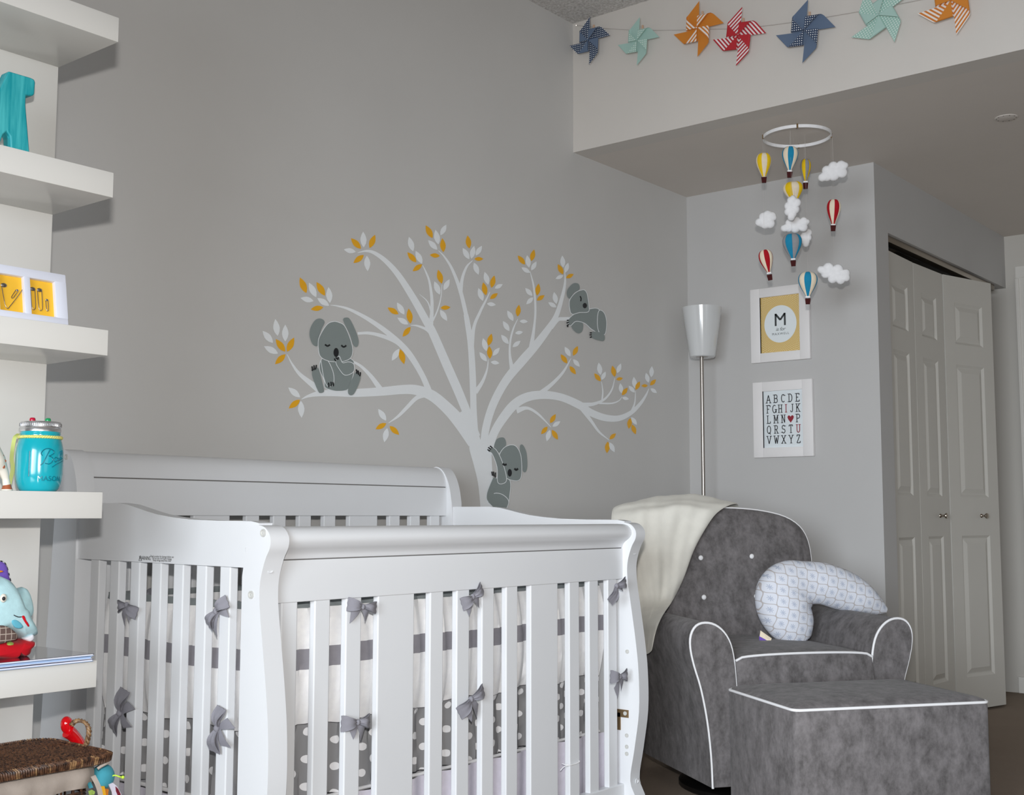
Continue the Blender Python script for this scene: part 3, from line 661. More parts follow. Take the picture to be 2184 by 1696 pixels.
# plush toy
pl = thing('plush_toy', 'pale blue plush animal toy with purple fin and plaid flap on the stacked booklets', 'soft toy', (1.13, 2.17, zt))
q = lambda px, py, y=2.16: onY(px, py, y)
def blob(name, px, py, rx, rz, ry, ang, mt_, y=2.16):
    Rm = Matrix.Rotation(-ang, 3, 'Y'); k = MB(); k.ell(q(px, py, y), (rx, ry, rz), Rm, 24); return k.build(name, M[mt_], pl, smooth=60)
def flat(name, pts, y0, th, mt_, puff=0.0, parent=None):
    P_ = [q(a, b, y0) for a, b in c2(pts, 4, True)]; c = sum(P_, Vector())/len(P_); k = MB(); n = len(P_)
    rings = [(1.0, 0), (.93, .55), (.75, .85), (.45, 1.0)]
    vs = []
    for sgn in (-1, 1):
        for s_, h in rings: vs += [c+(p-c)*s_+Vector((0, sgn*(th/2)*(h if puff else (0 if s_ == 1 else 1)), 0)) for p in P_]
        vs.append(c+Vector((0, sgn*th/2, 0)))
    fs = []; R_ = len(rings); blk = R_*n+1
    for b_ in (0, 1):
        o_ = b_*blk
        for r_ in range(R_-1): fs += [(o_+r_*n+i, o_+r_*n+(i+1) % n, o_+(r_+1)*n+(i+1) % n, o_+(r_+1)*n+i) for i in range(n)]
        fs += [(o_+(R_-1)*n+i, o_+(R_-1)*n+(i+1) % n, o_+R_*n) for i in range(n)]
    k.add(vs, fs); return k.build(name, M[mt_], parent or pl, smooth=70)
flat('head', [(-45, 1240), (-15, 1228), (2, 1230), (18, 1245), (30, 1270), (38, 1290), (48, 1300), (55, 1320), (66, 1340), (70, 1352), (62, 1358), (45, 1361), (36, 1362), (15, 1350), (-10, 1345), (-40, 1345), (-60, 1300)], 2.160, .085, 'plush', 1)
flat('trunk', [(34, 1300), (33, 1275), (38, 1258), (45, 1252), (53, 1257), (58, 1270), (63, 1290), (64, 1310), (57, 1319), (45, 1316), (36, 1310)], 2.165, .045, 'plush', 1)
fin = flat('back_fin', [(-40, 1215), (-10, 1198), (5, 1198), (13, 1207), (18, 1228), (25, 1258), (34, 1290), (20, 1270), (0, 1235), (-30, 1225)], 2.175, .014, 'purple', 1)
edge = [q(a, b, 2.175) for a, b in ((-6, 1198), (4, 1199), (11, 1205), (15, 1217), (18, 1228), (21, 1240), (24, 1253), (26, 1265))]
ed = catmull(edge, 4)
for i in range(0, len(ed)-2, 2):
    MB().tube([ed[i], ed[i+1], ed[min(i+2, len(ed)-1)]], .0026, 6).build('edge_stripe', M['ink'] if (i//2) % 2 else M['whitepage'], pl, smooth=60)
flat('fin_patch', [(-8, 1218), (2, 1217), (7, 1219), (2, 1221), (-8, 1222)], 2.166, .004, 'orange', 1)
blob('eye_patch', 7, 1276, .0062, .008, .004, 0, 'rubber', 2.118); blob('pupil', 8, 1277, .003, .0036, .003, 0, 'ink', 2.114)
flat('cheek_spot', [(24, 1325), (33, 1322), (43, 1328), (49, 1337), (42, 1341), (31, 1338)], 2.118, .004, 'plush_spot', 1)
MB().tube(catmull([q(29, 1312, 2.118), q(38, 1316, 2.116), q(46, 1316, 2.118)], 4), .0009, 6).build('mouth_line', M['ink'], pl)
flat('tongue', [(44, 1314), (50, 1312), (54, 1322), (62, 1335), (58, 1337), (50, 1326)], 2.120, .008, 'redfab', 1)
flat('plaid_flap', [(-40, 1340), (0, 1334), (18, 1338), (32, 1348), (38, 1357), (34, 1364), (20, 1368), (0, 1374), (-40, 1378)], 2.112, .012, 'plaid', 1)
flat('green_lining', [(-30, 1376), (0, 1372), (22, 1368), (32, 1382), (28, 1386), (0, 1390), (-30, 1392)], 2.130, .03, 'greenfab', 1)
flat('belly_base', [(-60, 1362), (20, 1366), (40, 1362), (62, 1366), (60, 1374), (54, 1380), (50, 1392), (40, 1399), (28, 1396), (22, 1390), (18, 1402), (5, 1406), (-15, 1404), (-40, 1402), (-60, 1398)], 2.158, .09, 'redfab', 1)
flat('nose_frill', [(48, 1361), (60, 1355), (68, 1353), (70, 1362), (62, 1369), (52, 1366)], 2.135, .02, 'whitepage', 1)

# ------------------------------------------------------------------ basket
bk = thing('wicker_basket', 'dark wicker basket with linen liner below the shelves at bottom left', 'basket', (1.15, 2.17, .3375))
zb0 = .3378; zl = .474; bx0, bx1, by0, by1 = .90, 1.332, 2.035, 2.278
def rrect(x0, x1, y0, y1, r, n=6):
    pts = []
    for cx, cy, a in ((x1-r, y1-r, 0), (x0+r, y1-r, pi/2), (x0+r, y0+r, pi), (x1-r, y0+r, 3*pi/2)):
        pts += [(cx+r*cos(a+pi/2*i/n), cy+r*sin(a+pi/2*i/n)) for i in range(n+1)]
    return pts
ring = rrect(bx0+.012, bx1-.02, by0+.02, by1-.012, .04)
m = MB(); m.prism(rrect(bx0+.03, bx1-.035, by0+.035, by1-.03, .035), lambda p, t: (p[0], p[1], t), zb0, zb0+.006); m.build('base', M['wicker'], bk)
def ringpath(z, sh=0.0):
    P_ = []
    n = len(ring)
    for i in range(n):
        a = Vector((*ring[i], z)); b = Vector((*ring[(i+1) % n], z)); k = max(1, int((b-a).length/.012))
        P_ += [a.lerp(b, j/k) for j in range(k)]
    c = Vector(((bx0+bx1)/2, (by0+by1)/2, z))
    return [c+(p-c)*(1-sh)+(p-c).normalized()*(.0018*(1 if i % 2 else -1)) for i, p in enumerate(P_)]
m = MB()
for z in [zb0+.006+.0052*i for i in range(5)]+[zb0+.046, zb0+.0515, zb0+.075, zb0+.0805, zb0+.108, zb0+.113]: m.tube(ringpath(z, .03*(1-(z-zb0)/.13)), .0026, 5, closed=True)
wv = m.build('woven_rows', M['wicker'], bk, smooth=60); wv['kind'] = 'stuff'
n = len(ring); cc = Vector(((bx0+bx1)/2, (by0+by1)/2, 0)); per = ringpath(zb0)
for i in range(0, len(per), 2):
    p = per[i]; d = Vector((p.x-cc.x, p.y-cc.y, 0))
    if p.y > 2.15 and p.x < 1.28: continue
    MB().tube([cc+d*.97+Vector((0, 0, zb0+.004)), cc+d+Vector((0, 0, zb0+.118))], .0024, 5).build('stake', M['wicker'], bk, smooth=60)
# liner: cuff folded over the rim
def linf(u, v):
    P_ = lin[int(round(u*(len(lin)-1)))]; z = lerp(zl-.004, zl-.045, v)+.004*sin(u*40)*v-.006*v*sin(u*9)
    d = Vector((P_.x-cc.x, P_.y-cc.y, 0)).normalized(); off = .006+.008*sin(pi*v)+.003*sin(u*130)*v
    return Vector((P_.x+d.x*off, P_.y+d.y*off, z))
lin = ringpath(0)+[ringpath(0)[0]]
MB().grid(len(lin)-1, 6, linf).build('linen_liner', M['linen'], bk, smooth=60)
m = MB(); e = onY(205, 1640, 2.04)
m.tube(catmull([onY(208, 1640, 2.035), onY(215, 1635, 2.033), onY(224, 1630, 2.032), onY(231, 1627, 2.035)], 4), .003, 8).build('liner_tie', M['linen'], bk, smooth=60)
m = MB(); t0 = onY(198, 1655, 2.03); t1 = onY(214, 1696, 2.01)
tp = catmull([t0, t0.lerp(t1, .5)+Vector((0, -.004, 0)), t1, t1+Vector((.006, 0, -.03))], 4)
m.sheet(len(tp)-1, 1, lambda u, v: tp[int(round(u*(len(tp)-1)))]+Vector((.009, 0, .002))*(v-.5), .0012, 0, (0, -1, 0)); m.build('liner_tie', M['linen'], bk, smooth=60)
# lid: real woven strands
ld = rrect(bx0, bx1+.012, by0-.012, by1, .045)
def inside(x, y):
    r = .045; X0_, X1_, Y0_, Y1_ = bx0, bx1+.012, by0-.012, by1
    if not (X0_ <= x <= X1_ and Y0_ <= y <= Y1_): return False
    dx = max(X0_+r-x, x-(X1_-r), 0); dy = max(Y0_+r-y, y-(Y1_-r), 0); return dx*dx+dy*dy <= r*r
m = MB(); m.prism(rrect(bx0+.004, bx1+.008, by0-.008, by1-.004, .042), lambda p, t: (p[0], p[1], t), zl, zl+.006); m.build('lid_core', M['wicker'], bk)
m = MB()
for j in range(24):
    y = by0-.010+j*.0105; xs_ = [bx0+i*.008 for i in range(60) if inside(bx0+i*.008, y)]
    for ph in (0, 1):
        if len(xs_) > 3: m.tube([(x, y+ph*.005, zl+.0085+.0026*(1 if (i+ph) % 2 else -1)) for i, x in enumerate(xs_)], .0027, 5)
lw = m.build('lid_weave', M['wicker'], bk, smooth=60); lw['kind'] = 'stuff'
m = MB(); m2 = MB(); ldp = []
for i in range(len(ld)):
    a = Vector((*ld[i], 0)); b = Vector((*ld[(i+1) % len(ld)], 0)); k = max(1, int((b-a).length/.0045)); ldp += [a.lerp(b, t/k) for t in range(k)]
for i, p in enumerate(ldp):
    d = (p-Vector((cc.x, cc.y, 0))).normalized(); t_ = Vector((-d.y, d.x, 0))*.004; mm = m2 if random.random() < .22 else m
    mm.tube([p-d*.008+Vector((0, 0, zl+.013)), p+d*.0015+t_*.3+Vector((0, 0, zl+.0095)), p+t_+Vector((0, 0, zl-.001)), p-d*.008+t_+Vector((0, 0, zl-.003))], .0024, 5)
a_ = m.build('lid_rim', M['wicker'], bk, smooth=60); a_['kind'] = 'stuff'; a_ = m2.build('lid_rim_light', M['wicker_light'], bk, smooth=60); a_['kind'] = 'stuff'
# twisted handle
hc = [onY(153, 1546, 2.16), onY(160, 1539, 2.155), onY(172, 1537, 2.15), onY(184, 1543, 2.145), onY(190, 1557, 2.14), onY(188, 1575, 2.14), onY(183, 1592, 2.14)]
hp = catmull(hc, 8); m = MB()
for ph in (0, 2*pi/3, 4*pi/3):
    m.tube([p+Vector((.0028*cos(ph+i*.55), .0028*sin(ph+i*.55), .0015*sin(ph+i*.55))) for i, p in enumerate(hp)], .0026, 6)
m.build('twisted_handle', M['wicker_light'], bk, smooth=60)
# red rattle
rt = thing('red_rattle', 'glossy red plastic toy tucked beside the twisted basket handle', 'toy', onY(150, 1580, 2.17))
Rm = Matrix.Rotation(radians(32), 3, 'Y')
MB().ell(onY(143, 1547, 2.185), (.0125, .012, .0175), Matrix.Rotation(radians(-12), 3, 'Y'), 20).build('upper_lobe', M['redgloss'], rt, smooth=60)
MB().tube(catmull([onY(145, 1560, 2.18), onY(155, 1568, 2.18), onY(166, 1580, 2.18), onY(172, 1588, 2.18)], 6), lambda t: .0135-.004*t, 16).build('lower_lobe', M['redgloss'], rt, smooth=60)
# teal toy
tt = thing('hanging_toy', 'teal ball toy with lime antenna and bright fabric tags beside the basket', 'toy', onY(212, 1690, 2.06))
ty = 2.075
MB().ell(onY(220, 1656, ty), (.0215, .020, .0235), Matrix.Rotation(radians(-20), 3, 'Y'), 24).build('head', M['teal'], tt, smooth=60)
MB().tube(catmull([onY(236, 1657, 2.06), onY(245, 1654, 2.055), (onY(255, 1657, 2.05)), onY(261, 1658, 2.05)], 5), .0014, 8).build('antenna', M['neon'], tt, smooth=60)
MB().ell(onY(262, 1658, 2.05), (.0032, .0032, .0032), None, 12).build('antenna_tip', M['neon'], tt, smooth=60)
def rag(name, pts, y, mt_, par):
    P_ = [onY(a, b, y) for a, b in pts]; k = MB(); n_ = len(P_); vs = P_+[p+Vector((0, .003, 0)) for p in P_]
    k.add(vs, [tuple(range(n_)), tuple(range(2*n_-1, n_-1, -1))]+[(i, n_+i, n_+(i+1) % n_, (i+1) % n_) for i in range(n_)]); return k.build(name, M[mt_], par)
rag('yellow_flap', [(212, 1678), (223, 1677), (227, 1700), (226, 1715), (208, 1715), (214, 1695)], 2.060, 'yellowfab', tt)
rag('orange_flap', [(224, 1682), (232, 1684), (230, 1700), (236, 1715), (224, 1715)], 2.066, 'orange', tt)
rag('white_tag', [(233, 1674), (241, 1670), (250, 1678), (258, 1692), (264, 1715), (244, 1715), (240, 1690)], 2.052, 'tagwhite', tt)
rag('tag_print', [(247, 1678), (252, 1683), (257, 1693), (260, 1706), (253, 1700), (248, 1688)], 2.0505, 'maroon', tt)
rag('green_flap', [(190, 1688), (197, 1685), (203, 1689), (201, 1695), (192, 1696)], 2.050, 'greenfab', tt)
rag('teal_flap', [(186, 1670), (194, 1668), (199, 1680), (191, 1682)], 2.058, 'teal', tt)

# ------------------------------------------------------------------ wall decal
YD = YW-.0006
dec = thing('tree_wall_decal', 'pale grey tree decal with orange and white leaves on the grey wall', 'wall decal', onY(1015, 960, YD))
Z5 = lambda p: (540+p[0]/3.391, 460+p[1]/3.391)
Z6 = lambda p: (960+p[0]/2.61, 460+p[1]/2.61)
def ribbon(pts, Z, scale, off=.0002, mb=None):
    full = [(*Z(p), p[2]/scale) for p in pts]
    P_ = catmull(full, 6); mb = mb or MB(); L = []; R_ = []
    for i, p in enumerate(P_):
        a = P_[max(0, i-1)]; b = P_[min(len(P_)-1, i+1)]; dx, dy = b.x-a.x, b.y-a.y; l = math.hypot(dx, dy) or 1; nx, ny = -dy/l, dx/l; h = max(.15, p.z/2)
        L.append(onY(p.x+nx*h, p.y+ny*h, YD-off)); R_.append(onY(p.x-nx*h, p.y-ny*h, YD-off))
    n_ = len(P_); vs = L+R_; mb.add(vs, [(i, i+1, n_+i+1, n_+i) for i in range(n_-1)]); return mb
B5 = [[(1600, 1640, 100), (1500, 1500, 95), (1400, 1390, 82), (1290, 1300, 77), (1180, 1262, 72), (1080, 1258, 66), (930, 1272, 62), (730, 1283, 58), (600, 1282, 50), (480, 1287, 40), (400, 1305, 20), (350, 1328, 4)],
      [(1615, 1600, 58), (1500, 1310, 64), (1400, 1080, 64), (1300, 850, 60), (1250, 760, 55), (1160, 600, 50), (1050, 430, 42), (960, 330, 34), (880, 272, 26), (820, 256, 16), (755, 268, 3)],
      [(1285, 790, 34), (1292, 700, 26), (1292, 600, 22), (1275, 480, 16), (1250, 410, 12), (1225, 358, 4)],
      [(1290, 710, 12), (1262, 625, 8), (1202, 567, 2)], [(1300, 760, 12), (1335, 680, 10), (1358, 590, 7), (1366, 500, 4)],
      [(1320, 890, 34), (1260, 828, 22), (1190, 798, 14), (1140, 793, 4)],
      [(1280, 1290, 44), (1220, 1150, 40), (1120, 990, 44), (1000, 870, 38), (850, 760, 30), (700, 680, 20), (610, 654, 11), (558, 648, 3)],
      [(1080, 945, 34), (1020, 905, 30), (930, 870, 27), (840, 850, 22), (755, 852, 18)], [(925, 1262, 40), (850, 1160, 28), (780, 1090, 20), (720, 1055, 16)],
      [(480, 1262, 50), (400, 1200, 36), (330, 1140, 24), (280, 1070, 13), (245, 1003, 3)], [(1250, 1290, 44), (1180, 1320, 30), (1110, 1390, 26), (1050, 1450, 19), (980, 1500, 4)],
      [(1548, 753, 30), (1500, 550, 28), (1440, 390, 20), (1385, 300, 12), (1340, 253, 3)]]
B6 = [[(206, 1680, 72), (204, 1600, 74), (196, 1480, 84), (182, 1380, 102), (168, 1290, 122), (160, 1250, 100)],
      [(150, 1300, 66), (118, 1230, 50), (85, 1160, 46), (48, 1100, 40)], [(170, 1330, 60), (150, 1260, 44), (118, 1150, 40), (60, 1010, 40)],
      [(138, 1290, 52), (131, 1100, 36), (126, 900, 36), (115, 720, 34), (97, 600, 30), (88, 550, 26)], [(58, 430, 22), (68, 350, 17), (92, 285, 12), (125, 250, 4)],
      [(120, 740, 24), (133, 620, 18), (165, 540, 15), (200, 470, 10), (222, 425, 3)], [(140, 985, 28), (180, 925, 18), (205, 860, 10), (213, 800, 3)],
      [(184, 1310, 40), (200, 1180, 42), (240, 1050, 44), (310, 920, 46), (400, 810, 50), (470, 730, 46), (540, 640, 38), (590, 560, 28), (625, 450, 20), (640, 370, 12), (638, 310, 3)],
      [(350, 880, 30), (333, 780, 14), (335, 700, 11), (352, 630, 9), (377, 575, 3)], [(452, 730, 26), (468, 620, 14), (475, 520, 12), (466, 400, 11), (445, 310, 3)],
      [(560, 625, 26), (600, 580, 20), (630, 575, 20), (670, 575, 20)],
      [(205, 1330, 50), (245, 1210, 46), (300, 1120, 50), (360, 1050, 52), (430, 1010, 50), (520, 998, 46), (620, 1012, 42), (720, 1055, 44), (780, 1095, 40), (860, 1125, 38), (940, 1128, 32), (1010, 1095, 24), (1060, 1045, 18), (1090, 1000, 11), (1107, 962, 3)],
      [(490, 1000, 30), (570, 935, 20), (630, 870, 14), (673, 795, 3)], [(700, 1050, 20), (760, 1052, 22), (805, 1047, 18), (860, 1022, 12), (900, 970, 9), (917, 905, 3)],
      [(845, 1035, 10), (850, 980, 8), (843, 925, 3)], [(830, 1045, 10), (900, 1045, 9), (940, 1030, 6), (957, 1008, 2)], [(1010, 1095, 16), (1028, 1040, 8), (1032, 975, 3)],
      [(735, 1075, 26), (790, 1150, 16), (830, 1205, 12), (885, 1250, 3)], [(370, 1085, 34), (430, 1072, 17), (490, 1105, 13), (562, 1178, 3)]]
tr = MB(); k_ = 0
for b in B5: ribbon(b, Z5, 3.391, .0001+.00002*k_, tr); k_ += 1
for b in B6: ribbon(b, Z6, 2.61, .0001+.00002*k_, tr); k_ += 1
tr.build('trunk_and_branches', M['vinyl_white'], dec, weld=False)
L5 = """w655,245,742,262 o707,163,780,240 w795,115,800,230 o882,138,842,234 o725,343,800,285 w828,403,822,290 o338,447,385,560 w403,485,456,590 o458,480,519,579 w545,517,555,632 w342,595,437,618 w463,596,550,652 o416,678,507,663
w160,748,177,870 w68,833,143,921 w232,788,232,910 o163,893,232,985 o296,882,245,985 w78,945,180,998 o158,1075,234,1003 w254,1243,340,1315 o257,1395,339,1332 w350,1463,345,1340 w904,1398,962,1483 o885,1545,963,1502 o1056,1586,987,1522 w948,1640,970,1537
o972,665,1051,713 w1040,628,1093,716 w1043,738,1122,787 o1124,672,1138,781 o1081,876,1138,805 w1003,1050,1057,963 o1092,1075,1063,966 w1126,153,1157,258 o1115,265,1180,338 w1175,255,1222,348 o1153,402,1222,352
o1248,70,1297,162 w1318,102,1340,208 w1397,65,1355,142 w1265,177,1332,247 o1368,163,1376,264 o1277,284,1350,292 o1337,391,1364,492 w1310,475,1350,572 w1420,460,1378,540 o1427,663,1355,668 w1403,762,1352,682"""
L6 = """o97,110,107,183 w70,180,107,243 w134,168,118,240 w177,168,143,222 o185,241,135,241 w159,330,133,262 w192,313,213,385 o246,333,230,402 o184,371,200,444 w293,382,248,405 w157,403,183,475 o266,432,222,463 w255,497,205,490
o231,657,213,724 w183,682,203,755 o218,726,222,797 w276,735,238,780 w163,760,205,812 w275,822,226,815 o384,496,375,562 w318,528,352,587 w433,590,387,588 w294,587,330,643 w406,648,362,655 w284,663,326,715 w392,697,348,732
o377,222,417,272 w428,220,440,290 o468,188,452,253 w481,255,452,305 w397,288,445,318 w418,403,458,447 o493,378,484,445 o526,443,483,472 w424,494,463,455 w578,425,592,492 w546,483,592,510 o600,270,629,327 w624,222,630,290 w658,262,640,318 w587,352,630,333 o688,325,645,347
o616,772,652,823 w638,730,670,785 o711,726,685,780 w722,842,685,800 o700,884,666,838 w827,818,838,888 o803,878,838,922 w866,868,843,915 o903,835,917,898 w951,823,930,877 o962,905,925,912 w947,933,955,990 o988,958,957,1000 w996,1022,957,1013
w1022,898,1030,962 w994,947,1028,985 o1056,923,1033,970 w1123,838,1120,900 w1090,875,1105,930 o1146,912,1113,945 o1065,947,1100,947 w1152,988,1115,962 w1040,1166,1008,1122 o995,1187,1003,1127 o1033,1218,1013,1163
o923,1212,888,1245 o873,1323,878,1258 w916,1318,887,1262 o588,1105,557,1155 w614,1145,570,1175 o507,1217,542,1175 w538,1257,556,1193 o600,1248,567,1193"""
LK = [0]
def leaf(t, Z):
    LK[0] += 1; ld_ = .0008+.000004*LK[0]
    c = t[0]; a = [float(x) for x in t[1:].split(',')]; x0, y0 = Z(a[:2]); x1, y1 = Z(a[2:]); dx, dy = x1-x0, y1-y0; l = math.hypot(dx, dy); wd = l*.16+1.25
    nx, ny = -dy/l, dx/l; prof_ = [(0, 0), (.2, .58), (.4, .93), (.55, 1.0), (.75, .78), (.9, .38), (1, 0)]
    pts = [(x0+dx*t_+nx*wd*h, y0+dy*t_+ny*wd*h) for t_, h in prof_]+[(x0+dx*t_-nx*wd*h, y0+dy*t_-ny*wd*h) for t_, h in prof_[1:-1][::-1]]
    m_ = MB(); n_ = len(pts); m_.add([onY(a_, b_, YD-ld_) for a_, b_ in pts]+[onY(a_, b_, YD-ld_+.0002) for a_, b_ in pts], [tuple(range(n_))]+[(i, n_+i, n_+(i+1) % n_, (i+1) % n_) for i in range(n_)])
    m_.build('leaf', M['vinyl_orange'] if c == 'o' else M['vinyl_white'], dec, weld=False)
for t in L5.split(): leaf(t, Z5)
for t in L6.split(): leaf(t, Z6)
# koalas
def koala(label, Z, sc, pieces, lines, nose, lab):
    k = thing('koala_wall_decal', lab, 'wall decal', onY(*Z(pieces[0][1][0]), YD), 0, 'koala decals on the grey wall')
    dep = .0018
    for nm, pts in pieces:
        P_ = c2([Z(p) for p in pts], 5, True); cx = sum(p[0] for p in P_)/len(P_); cy = sum(p[1] for p in P_)/len(P_)
        # white keyline under the piece
        out = []
        n_ = len(P_); ar = sum(P_[i][0]*P_[(i+1) % n_][1]-P_[(i+1) % n_][0]*P_[i][1] for i in range(n_)); sg = 1 if ar > 0 else -1
        for i in range(n_):
            a = P_[i-1]; b = P_[(i+1) % n_]; dx, dy = b[0]-a[0], b[1]-a[1]; l = math.hypot(dx, dy) or 1
            out.append((P_[i][0]+sg*dy/l*1.3, P_[i][1]-sg*dx/l*1.3))
        if nm not in ('ear', 'leg', 'foot'):
            m_ = MB(); m_.add([onY(a, b, YD-dep) for a, b in out], [tuple(range(n_))]); m_.build('keyline', M['vinyl_white'], k, weld=False)
        dep += .00025
        m_ = MB(); m_.add([onY(a, b, YD-dep) for a, b in P_], [tuple(range(n_))]); m_.build(nm, M['vinyl_gray'], k, weld=False); dep += .00025
    for nm, pts, wd in lines:
        m_ = ribbon([(a, b, wd) for a, b in pts], Z, sc, dep); m_.build(nm, M['vinyl_black'], k, weld=False)
    cx, cy, rx, ry = nose; pp = [Z((cx+rx*cos(a), cy+ry*sin(a))) for a in [2*pi*i/20 for i in range(20)]]
    MB().add([onY(a, b, YD-dep) for a, b in pp], [tuple(range(20))]).build('nose', M['vinyl_black'], k, weld=False)
cl = lambda x, y, dx, dy: ('claw', [(x, y), (x+dx*.5+1.5, y+dy*.5), (x+dx, y+dy)], 10)
koala('a', Z5, 3.391, [
    ('ear', [(517, 770), (490, 745), (450, 755), (415, 810), (408, 870), (430, 930), (465, 942), (475, 880), (495, 820)]),
    ('ear', [(650, 750), (672, 737), (700, 750), (740, 830), (762, 900), (758, 940), (740, 950), (722, 930), (700, 860), (665, 790)]),
    ('body', [(500, 1040), (482, 1110), (515, 1190), (520, 1240), (570, 1262), (620, 1268), (680, 1258), (700, 1215), (722, 1150), (728, 1080), (710, 1040), (600, 1000)]),
    ('leg', [(428, 1120), (460, 1100), (478, 1120), (510, 1250), (510, 1275), (490, 1283), (470, 1270), (430, 1170)]),
    ('leg', [(745, 1130), (775, 1160), (770, 1200), (735, 1280), (708, 1300), (687, 1285), (690, 1240), (720, 1170)]),
    ('arm', [(495, 1040), (538, 1050), (578, 1140), (578, 1220), (540, 1232), (515, 1180), (500, 1100)]),
    ('head', [(582, 768), (540, 785), (500, 840), (474, 900), (475, 970), (490, 1020), (540, 1048), (600, 1055), (660, 1050), (705, 1025), (718, 970), (700, 890), (660, 800), (620, 775)]),
    ('arm', [(600, 1060), (620, 1018), (645, 1065), (690, 1060), (725, 1075), (728, 1120), (700, 1145), (660, 1150), (625, 1110)])],
    [('eye', [(519, 932), (537, 943), (556, 934)], 12), ('eye', [(637, 938), (655, 950), (674, 939)], 12), cl(425, 1090, 2, 34), cl(440, 1082, -2, 36), cl(457, 1080, -8, 34), cl(746, 1112, 4, 32), cl(758, 1120, 4, 32), cl(775, 1132, -4, 30), cl(545, 1208, 2, 34), cl(562, 1202, 2, 34), cl(576, 1204, 4, 30), cl(586, 1034, 12, 20), cl(598, 1025, 10, 18), cl(612, 1022, 2, 20)],
    (600, 990, 19, 33), 'seated sleeping grey koala decal on the left branch of the wall tree')
koala('b', Z6, 2.61, [
    ('ear', [(650, 440), (655, 410), (685, 378), (715, 380), (720, 410), (690, 430), (665, 462)]),
    ('ear', [(675, 612), (700, 590), (738, 598), (737, 640), (715, 656), (690, 640)]),
    ('body', [(700, 545), (760, 525), (830, 526), (828, 640), (790, 632), (750, 598), (700, 587), (668, 612), (660, 580)]),
    ('rump', [(830, 530), (858, 545), (870, 600), (860, 660), (830, 645), (821, 590)]),
    ('foot', [(790, 647), (830, 648), (858, 665), (860, 690), (845, 698), (800, 685), (785, 668)]),
    ('head', [(735, 415), (700, 430), (668, 470), (668, 520), (680, 547), (720, 538), (768, 534), (771, 500), (762, 440), (750, 418)])],
    [('eye', [(724, 448), (729, 462), (727, 477)], 7), ('claw', [(660, 582), (650, 584)], 7), ('claw', [(661, 594), (648, 598)], 7), ('claw', [(662, 606), (652, 612), (657, 620)], 7), ('claw', [(789, 652), (777, 653)], 7), ('claw', [(788, 664), (776, 664)], 7), ('claw', [(789, 674), (778, 679)], 7)],
    (750, 501, 12, 15), 'grey koala decal clinging to the short branch at upper right of the wall tree')
koala('c', Z6, 2.61, [
    ('ear', [(245, 1290), (260, 1245), (295, 1235), (310, 1255), (308, 1285), (275, 1320)]),
    ('ear', [(388, 1285), (405, 1277), (425, 1320), (430, 1390), (422, 1425), (405, 1420), (395, 1350)]),
    ('body', [(250, 1480), (290, 1430), (333, 1480), (330, 1560), (322, 1605), (300, 1642), (255, 1632), (215, 1595), (240, 1545)]),
    ('rump', [(242, 1550), (285, 1552), (320, 1580), (322, 1608), (300, 1642), (255, 1632), (222, 1604), (214, 1588)]),
    ('leg', [(233, 1475), (245, 1458), (258, 1470), (250, 1530), (222, 1588), (206, 1580), (208, 1540)]),
    ('head', [(340, 1278), (300, 1295), (275, 1340), (290, 1400), (310, 1455), (350, 1473), (385, 1470), (397, 1430), (393, 1340), (370, 1290)]),
    ('arm', [(235, 1325), (213, 1312), (235, 1292), (262, 1315), (292, 1380), (313, 1465), (295, 1490), (266, 1482), (263, 1400)])],
    [('eye', [(293, 1380), (303, 1388), (315, 1384)], 11), ('eye', [(358, 1408), (368, 1416), (378, 1408)], 11), ('claw', [(208, 1302), (222, 1312)], 7), ('claw', [(212, 1290), (228, 1302)], 7), ('claw', [(222, 1282), (236, 1294)], 7), ('claw', [(232, 1425), (236, 1448)], 7), ('claw', [(241, 1425), (244, 1452)], 7), ('claw', [(252, 1430), (251, 1458)], 7)],
    (332, 1432, 12, 21), 'grey koala decal hugging the trunk of the wall tree above the crib')

# ------------------------------------------------------------------ framed prints on right wall
def pframe(lab, ptl, pbr, H):
    a = onX(*ptl, XF-.02); b = onX(*pbr, XF-.02); yc = (a.y+b.y)/2; zc = b.z+H/2; W_ = a.y-b.y
    t_ = thing('framed_print', lab, 'framed print', (XF, yc, b.z), 0, 'framed prints on the right wall')
    F = lambda x, z, d: Vector((XF-d, yc-x, zc+z))
    ow, oh = .096, .127; k = MB(); hw, hh = W_/2, H/2
    def bx(x0, x1, z0, z1, d0, d1, r=.0015):
        n_ = len(k.v); k.box(x0, x1, d0, d1, z0, z1, r)
        for i in range(n_, len(k.v)): v_ = k.v[i]; k.v[i] = F(v_.x, v_.z, v_.y)
    bx(-hw, -ow, -hh, hh, .001, .020); bx(ow, hw, -hh, hh, .001, .020); bx(-ow, ow, oh, hh, .001, .020); bx(-ow, ow, -hh, -oh, .001, .020)
    k.build('frame', M['frame'], t_, smooth=40)
    m_ = MB(); m_.add([F(-ow, -oh, .010), F(ow, -oh, .010), F(ow, oh, .010), F(-ow, oh, .010), F(-ow, -oh, .002), F(ow, -oh, .002), F(ow, oh, .002), F(-ow, oh, .002)], [(0, 1, 2, 3), (7, 6, 5, 4), (0, 4, 5, 1), (1, 5, 6, 2), (2, 6, 7, 3), (3, 7, 4, 0)])
    return t_, F, m_, ow, oh
t_, F, m_, ow, oh = pframe('white framed mustard print of a big letter in a circle, upper of the two', (1599.4, 619), (1727.5, 764.6), .338)
m_.build('mustard_sheet', M['tan'], t_)
m_ = MB()
